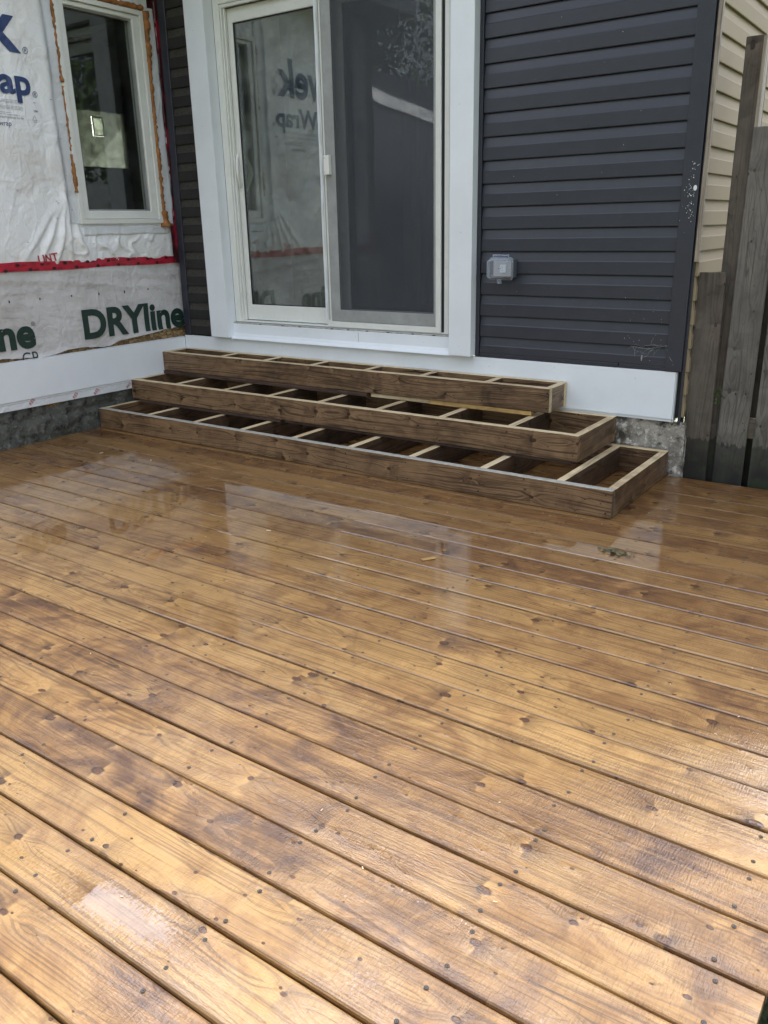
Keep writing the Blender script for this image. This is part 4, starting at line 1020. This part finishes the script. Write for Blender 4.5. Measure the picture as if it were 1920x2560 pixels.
for nm, lab, a, b, c, d, e_, f2, mt in strips:
    o = member(nm, b - a, d - c, f2 - e_, [M[mt]], None, ((a + b) / 2, (c + d) / 2, (e_ + f2) / 2), (0, 0, 0.002), 0.0015)
    tag(o, lab, 'strip', 'wooden strips packed between the step frames')
def frame_marks(name, pts, y, parent, mat=None):
    bm = bmesh.new(); r = random.Random(len(pts))
    for (x, z) in pts:
        bmesh.ops.create_circle(bm, cap_ends=True, radius=r.uniform(0.003, 0.0045), segments=8, matrix=Matrix.Translation((x, y, z)) @ Matrix.Rotation(math.pi / 2, 4, 'X'))
    return link(name, fin(bm), mat or M['screw_rec'], parent)
for sfr, y, zc, js in ((sf1, 3.4232, 0.068, [0.03, 0.47, 0.90, 1.308, 1.712, 2.122, 2.512, 2.934, 3.34, 3.58]), (sf2, 3.7152, 0.219, [0.03, 0.44, 0.884, 1.277, 1.678, 2.1, 2.516, 2.932, 3.298]), (sf3, 4.0022, 0.377, [0.05, 0.585, 0.984, 1.39, 1.81, 2.212, 2.64, 3.012])):
    pts = [(x + random.uniform(-.008, .008), zc + s_ * 0.038 + random.uniform(-.006, .006)) for x in js for s_ in (-1, 1)]
    o = frame_marks('screw_heads', pts, y, sfr); Bk(o, tuple(sfr.location)); o['kind'] = 'stuff'
# joist hanger bracket at the front right corner of the bottom frame
bm = bmesh.new(); bx(bm, 3.6045, 3.6062, 3.428, 3.446, 0.006, 0.118); 
o = link('metal_bracket', fin(bm), M['galv'], sf1); Bk(o, tuple(sf1.location))

# ------------------------------------------------------------------ beige siding wall going back, and interior
bs = thing('beige_siding_wall', 'pale beige vinyl siding on the side of the house behind the fence', 'wall', (3.65, 6.0, 0.3))
Bs = lambda o: Bk(o, (3.65, 6.0, 0.3))
Bs(box('wall_core', 3.560, 3.636, 4.41, 10.5, 0.30, 3.1, M['black_gap'], bs))
for k in range(-3, 21):
    z = 0.6555 + CP * k
    ends = [(4.262, 10.5)]
    if k == 0: ends = [(4.262, 4.93), (4.936, 10.5)]
    if k == 3: ends = [(4.262, 4.90), (4.906, 10.5)]
    for a, b in ends:
        Bs(link('siding_course', siding_course(a, b, z, 'y', 3.6395), M['vinyl_beige'], bs))

# interior seen through the glass
def room(nm, label, x0, x1, y0, y1, z0, z1, wall, floor, ceil, skip=()):
    t = 0.02
    parts = {'floor': ((x0, x1, y0, y1, z0 - t, z0), floor), 'ceiling': ((x0, x1, y0, y1, z1, z1 + t), ceil),
             'left': ((x0 - t, x0, y0, y1, z0, z1), wall), 'right': ((x1, x1 + t, y0, y1, z0, z1), wall),
             'near': ((x0, x1, y0 - t, y0, z0, z1), wall), 'far': ((x0, x1, y1, y1 + t, z0, z1), wall)}
    for k, (d, m_) in parts.items():
        if k in skip: continue
        n_ = {'floor': 'interior_floor', 'ceiling': 'interior_ceiling'}.get(k, 'interior_wall')
        o = box(n_, *d, m_); tag(o, label % k if k not in ('floor', 'ceiling') else '%s of the %s' % (k, label.split(' of the ')[1]), kind='structure')
room('r', '%s wall of the room behind the patio door', 0.02, 3.53, 4.44, 8.4, 0.62, 2.95, M['drywall'], M['interior_floor'], M['ceiling'], skip=('near',))
room('w', '%s wall of the room behind the narrow window', -3.3, -0.13, 2.3, 7.4, 0.60, 3.15, M['interior_brown'], M['interior_floor'], M['ceiling'], skip=('left', 'right'))
for d in ((-3.34, -3.30, 2.3, 5.93, 0.6, 3.15), (-3.34, -3.30, 6.62, 7.4, 0.6, 3.15), (-3.34, -3.30, 5.93, 6.62, 0.6, 1.93), (-3.34, -3.30, 5.93, 6.62, 2.49, 3.15),
          (-0.13, -0.11, 2.3, 3.44, 0.6, 3.0), (-0.13, -0.11, 4.16, 7.4, 0.6, 3.0), (-0.13, -0.11, 3.44, 4.16, 0.6, 1.29), (-0.13, -0.11, 3.44, 4.16, 2.63, 3.0)):
    tag(box('interior_wall', *d, M['interior_brown']), 'side wall of the room behind the narrow window', kind='structure')
tag(ring_yz('plastic_sheet', 5.93, 6.62, 1.93, 2.49, 6.20, 6.34, 2.24, 2.43, -3.318, -3.316, M['sheet'], None, 0), 'hazy plastic sheet over the far window seen through the narrow window', 'sheet')
fw = tag(ring_yz('far_window', 6.20, 6.34, 2.24, 2.43, 6.212, 6.328, 2.252, 2.418, -3.31, -3.298, M['white_vinyl'], None, 0), 'small bright window behind the hazy plastic sheet', 'window')
box('pane', -3.308, -3.304, 6.212, 6.328, 2.252, 2.418, M['sheet_bright'], fw)
tag(box('ceiling_beam', -3.2, -0.14, 5.1, 5.24, 2.9, 3.14, M['interior_dark']), 'dark beam under the ceiling behind the narrow window', 'beam')
tag(box('partition_wall', -1.35, -1.25, 4.6, 7.4, 0.62, 2.6, M['drywall']), 'grey partition wall deep in the room behind the narrow window', 'wall') if False else None
tag(box('switch_plate', -3.298, -3.292, 5.90, 5.955, 1.52, 1.61, M['black_ink']), 'dark switch plate on the far wall behind the narrow window', 'switch plate')
pw = tag(box('partition_wall', 0.05, 0.713, 5.45, 6.10, 0.62, 2.95, M['drywall']), 'pale partition wall just inside the patio door on the left', 'wall')
dd = thing('interior_doorway', 'dark doorway with two upright dark jambs seen through the screened glass', 'doorway', (1.0, 6.2, 0.62))
Dd = lambda o: Bk(o, (1.0, 6.2, 0.62))
Dd(box('jamb', 0.716, 0.80, 6.12, 6.24, 0.62, 2.50, M['interior_dark'], dd)); Dd(box('jamb', 0.84, 1.00, 6.30, 6.42, 0.62, 2.50, M['interior_dark'], dd))
Dd(box('casing', 0.801, 0.838, 6.20, 6.26, 0.62, 2.56, M['drywall'], dd)); Dd(box('casing', 1.20, 1.30, 6.9, 7.0, 0.62, 2.56, M['white_vinyl'], dd))

# ------------------------------------------------------------------ fence
fc = thing('fence', 'weathered grey board fence standing at the back right edge of the deck', 'fence', (4.2, 4.31, -0.6))
Fc = lambda o: Bk(o, (4.2, 4.31, -0.6))
def fboard(nm, x0, x1, z1, y, thick, mat, tilt=0.0, label=None, ns=0.0):
    ln = z1 + 0.6
    return Fc(member(nm, ln, x1 - x0, thick, [M[mat]], fc, ((x0 + x1) / 2, y, z1 - ln / 2), (math.pi / 2, -math.pi / 2 + tilt, 0), 0.003, (0, 0, 0), label))
fboard('fence_board', 3.652, 3.783, 1.020, 4.300, 0.020, 'fence_brown', -0.006, 'short brown-grey board nearest the house')
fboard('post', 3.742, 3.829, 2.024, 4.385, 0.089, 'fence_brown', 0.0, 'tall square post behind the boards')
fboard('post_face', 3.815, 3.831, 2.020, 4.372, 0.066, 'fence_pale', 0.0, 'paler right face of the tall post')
fboard('fence_board', 3.815, 3.956, 1.650, 4.322, 0.020, 'fence', 0.004)
for k in range(9):
    x0 = 3.985 + k * 0.152
    fboard('fence_board', x0, x0 + 0.141, 1.66 + 0.01 * math.sin(k * 3), 4.325 + 0.004 * (k % 2), 0.020, 'fence', 0.003 * math.sin(k * 5))
Fc(member('rail', 1.7, 0.10, 0.038, [M['fence_pale']], fc, (4.75, 4.37, 0.268), (math.pi / 2, 0, 0), 0.002))
Fc(member('rail', 1.7, 0.09, 0.038, [M['fence_brown']], fc, (4.75, 4.37, 1.35), (math.pi / 2, 0, 0), 0.002))
for k in range(10):
    x0 = 3.84 + k * 0.17
    o = fboard('back_board', x0, x0 + 0.14, 1.55, 4.415, 0.018, 'fence_brown', 0.0)
# nails in the boards
bm = bmesh.new()
for (x, z) in ((3.753, 0.985), (3.733, 0.57), (3.700, 0.20), (3.905, 0.96), (3.90, 0.50), (3.855, 0.30), (3.935, 1.3), (3.86, 1.3), (3.93, 0.30), (4.03, 0.30)):
    bmesh.ops.create_circle(bm, cap_ends=True, radius=0.0035, segments=8, matrix=Matrix.Translation((x, 4.2885 if x < 3.8 else 4.3105, z)) @ Matrix.Rotation(math.pi / 2, 4, 'X'))
Fc(tag(link('nail_heads', fin(bm), M['galv'], fc), kind='stuff'))
# small weed caught between the boards
def leafy(center, n_, size, seed, spread):
    r = random.Random(seed); bm = bmesh.new(); c = Vector(center)
    for k in range(n_):
        p = c + Vector((r.gauss(0, spread[0]), r.gauss(0, spread[1]), r.gauss(0, spread[2])))
        d = Vector((r.gauss(0, 1), r.gauss(0, 0.6) - 0.4, r.gauss(0, 1))).normalized() * size * r.uniform(0.6, 1.4)
        s_ = d.cross(Vector((r.random(), 1, r.random()))).normalized() * d.length * 0.25
        v = [bm.verts.new(q) for q in (p, p + d * 0.5 + s_, p + d, p + d * 0.5 - s_)]; bm.faces.new(v)
    return bm
bm = leafy((3.812, 4.283, 0.425), 22, 0.018, 3, (0.007, 0.004, 0.020))
tube(bm, [(3.81, 4.284, 0.45), (3.78, 4.270, 0.452), (3.74, 4.268, 0.440)], 0.0012, 4)
tag(link('weed', fin(bm), M['leaf']), 'small green weed poking out between the fence boards', 'weed')
# debris on the deck
bm = leafy((3.753, 3.063, 0.006), 60, 0.030, 5, (0.030, 0.016, 0.003))
for v in bm.verts: v.co.z = max(0.0018, 0.0018 + abs(v.co.z - 0.006) * 0.25)
tag(link('leaf_litter', fin(bm), M['dry_leaf']), 'tuft of olive green needles lying on the wet deck before the step corner', 'litter')
CH = [(2.39, 2.505, 'small pale wood chip on the deck left of centre'), (0.60, 2.98, 'tiny pale chip on the deck near the dark foundation'), (1.0, 3.02, 'white speck on the deck near the left end of the steps')]
bm = bmesh.new()
for k, (x, y, lab) in enumerate(CH):
    b2 = bmesh.new(); bx(b2, -0.011, 0.011, -0.003, 0.003, 0, 0.003)
    o = link('wood_chip', fin(b2, 0.001), M['chip'], None, (x, y, 0.001), (0, 0, 0.3 + k)); tag(o, lab, 'wood chip')
bm.free()
b2 = bmesh.new(); bx(b2, -0.03, 0.03, -0.011, 0.011, 0, 0.004)
tag(link('wood_scrap', fin(b2, 0.001), M['yellow_strip'], None, (3.16, 2.60, 0.001), (0, 0, 1.0)), 'small yellow wood scrap lying across the middle of the deck', 'wood scrap')

bm = bmesh.new(); r = random.Random(21)
for k in range(110):
    x, y = r.uniform(0.3, 4.6), r.uniform(0.6, 4.0)
    if r.random() < 0.5: x, y = r.uniform(0.3, 3.6), 3.41 - abs(r.gauss(0, 0.06))
    a = r.random() * 3.14; l, w_ = r.uniform(0.0012, 0.005), r.uniform(0.0006, 0.0013)
    c_, s_ = math.cos(a), math.sin(a)
    bm.faces.new([bm.verts.new((x + c_ * u * l - s_ * v * w_, y + s_ * u * l + c_ * v * w_, 0.0025)) for u, v in ((-1, -1), (1, -1), (1, 1), (-1, 1))])
tag(link('sawdust', fin(bm), M['chip']), 'scattered pale sawdust specks on the deck', kind='stuff')

# ------------------------------------------------------------------ roofs (outside the frame, they shade and reflect)
rf = thing('roof', 'low shingled roof with a white fascia above the patio door', 'roof', (2, 6, 3))
Rf = lambda o: Bk(o, (2, 6, 3))
def slab(name, pts, th, mat, parent):
    bm = bmesh.new(); a = [bm.verts.new(p) for p in pts]; b = [bm.verts.new((p[0], p[1], p[2] - th)) for p in pts]
    bm.faces.new(a); bm.faces.new(b); n_ = len(a)
    for k in range(n_): bm.faces.new((a[k], a[(k + 1) % n_], b[(k + 1) % n_], b[k]))
    return link(name, fin(bm), mat, parent)
Rf(slab('shingles', [(0.36, 3.86, 3.16), (3.95, 3.86, 3.16), (3.95, 10.7, 3.90), (0.36, 10.7, 3.90)], 0.03, M['shingle'], rf))
Rf(box('fascia', 0.36, 3.95, 3.845, 3.858, 2.98, 3.15, M['white_metal'], rf)); Rf(box('soffit', 0.36, 3.95, 3.86, 4.26, 2.98, 2.99, M['soffit'], rf))
rf2 = thing('roof', 'low shingled roof with a white fascia above the wrapped wall', 'roof', (-2, 4, 3))
Rg = lambda o: Bk(o, (-2, 4, 3))
Rg(slab('shingles', [(0.35, 1.8, 3.16), (0.35, 9.0, 3.16), (-3.0, 9.0, 4.5), (-3.0, 1.8, 4.5)], 0.03, M['shingle'], rf2))
Rg(slab('shingles', [(-6.35, 1.8, 3.16), (-6.35, 9.0, 3.16), (-3.002, 9.0, 4.5), (-3.002, 1.8, 4.5)], 0.03, M['shingle'], rf2))
Rg(box('fascia', 0.338, 0.350, 1.8, 3.84, 2.98, 3.15, M['white_metal'], rf2)); Rg(box('soffit', -0.01, 0.336, 1.8, 4.26, 2.98, 2.99, M['soffit'], rf2))

# ------------------------------------------------------------------ yard seen only in reflections
sh = thing('garden_shed', 'white sided garden building with a gable roof across the yard', 'shed', (-7.5, -7, -0.6))
Sh = lambda o: Bk(o, (-7.5, -7, -0.6))
def gable():
    bm = bmesh.new(); pts = [(-11.4, -0.6), (-3.9, -0.6), (-3.9, 2.95), (-7.6, 4.40), (-11.4, 2.95)]
    a = [bm.verts.new((x, -6.2, z)) for x, z in pts]; b = [bm.verts.new((x, -10.5, z)) for x, z in pts]
    bm.faces.new(a); bm.faces.new(b)
    for k in range(5): bm.faces.new((a[k], a[(k + 1) % 5], b[(k + 1) % 5], b[k]))
    return fin(bm)
Sh(link('wall', gable(), M['interior_dark'], sh))  # dark wall colour stands in for shade on the pale siding
Sh(slab('fascia', [(-3.5, -5.95, 2.94), (-3.5, -6.0, 2.94), (-7.6, -6.0, 4.56), (-7.6, -5.95, 4.56)], 0.19, M['white_metal'], sh))
Sh(slab('roof_slope', [(-3.5, -6.0, 2.98), (-3.5, -10.7, 2.98), (-7.6, -10.7, 4.60), (-7.6, -6.0, 4.60)], 0.05, M['shingle'], sh))
Sh(slab('roof_slope', [(-11.8, -6.0, 2.98), (-11.8, -10.7, 2.98), (-7.601, -10.7, 4.60), (-7.601, -6.0, 4.60)], 0.05, M['shingle'], sh))
def tree_meshes(seed, h, rad, n_):
    r = np.random.default_rng(seed)
    rr = random.Random(seed); bm = bmesh.new(); limbs = []
    tube(bm, [(0, 0, 0), (0.05, 0, h * 0.3), (0.0, 0.08, h * 0.62)], [0.20, 0.15, 0.06], 8)
    for k in range(9):
        a = rr.random() * 6.28; z = h * rr.uniform(0.28, 0.55); e = (rad * 0.75 * math.cos(a), rad * 0.75 * math.sin(a), z + rad * rr.uniform(0.2, 0.8))
        tube(bm, [(0, 0, z), (e[0] * 0.5, e[1] * 0.5, z + (e[2] - z) * 0.6), e], [0.07, 0.045, 0.015], 5); limbs.append(e)
    trunk = fin(bm)
    cs = [(e[0], e[1], e[2]) for e in limbs] + [(rr.gauss(0, rad * 0.45), rr.gauss(0, rad * 0.45), h * rr.uniform(0.5, 0.95)) for _ in range(16)]
    cs = np.array(cs); ci = r.integers(0, len(cs), n_)
    p = cs[ci] + r.normal(0, rad * 0.21, (n_, 3)); d = r.normal(0, 1, (n_, 3)); d /= np.linalg.norm(d, axis=1)[:, None]
    q = np.cross(d, r.normal(0, 1, (n_, 3))); q /= np.linalg.norm(q, axis=1)[:, None]; s_ = r.uniform(0.07, 0.15, (n_, 1))
    V = np.stack([p - d * s_, p + q * s_ * 0.5, p + d * s_, p - q * s_ * 0.5], 1).reshape(-1, 3)
    me = bpy.data.meshes.new('crown'); me.from_pydata(V.tolist(), [], np.arange(n_ * 4).reshape(-1, 4).tolist()); me.update()
    trunk.materials.append(M['bark']); me.materials.append(M['leaf'])
    return trunk, me
ta = tree_meshes(3, 7.5, 2.6, 9000); tb = tree_meshes(8, 9.0, 2.9, 10000)
TREES = [(-5.5, -12.5, 0, 'leafy tree behind the garden shed on the left'), (-11.5, -13.0, 1, 'tall leafy tree behind the far side of the garden shed'), (-1.0, -12.0, 1, 'tall leafy tree right of the garden shed'),
         (3.5, -14.0, 0, 'leafy tree at the back of the yard'), (8.5, -11.0, 1, 'tall leafy tree in the right corner of the yard'), (-12.0, -3.0, 0, 'leafy tree standing left of the garden shed'), (-9.0, 8.5, 1, 'tall leafy tree behind the left wing of the house'), (-13.5, -9.0, 1, 'tall leafy tree left behind the shed'),
         (13.5, 9.5, 0, 'leafy tree beyond the fence far to the right'), (14.0, 3.5, 1, 'tall leafy tree on the open right side of the yard'), (12.0, -3.5, 0, 'leafy tree near the right edge of the yard'), (-6.4, -4.6, 0, 'small leafy tree right in front of the garden shed')]
for k, (x, y, kind, lab) in enumerate(TREES):
    t = thing('tree', lab, 'tree', (x, y, -0.6), 'trees around the yard'); t.rotation_euler = (0, 0, k * 1.3)
    if 'small' in lab: t.scale = (0.42, 0.42, 0.42)
    tr_, cr2 = (ta, tb)[kind]
    for nm, me in (('trunk', tr_), ('crown', cr2)):
        o = bpy.data.objects.new(nm, me); COL.objects.link(o); o.parent = t
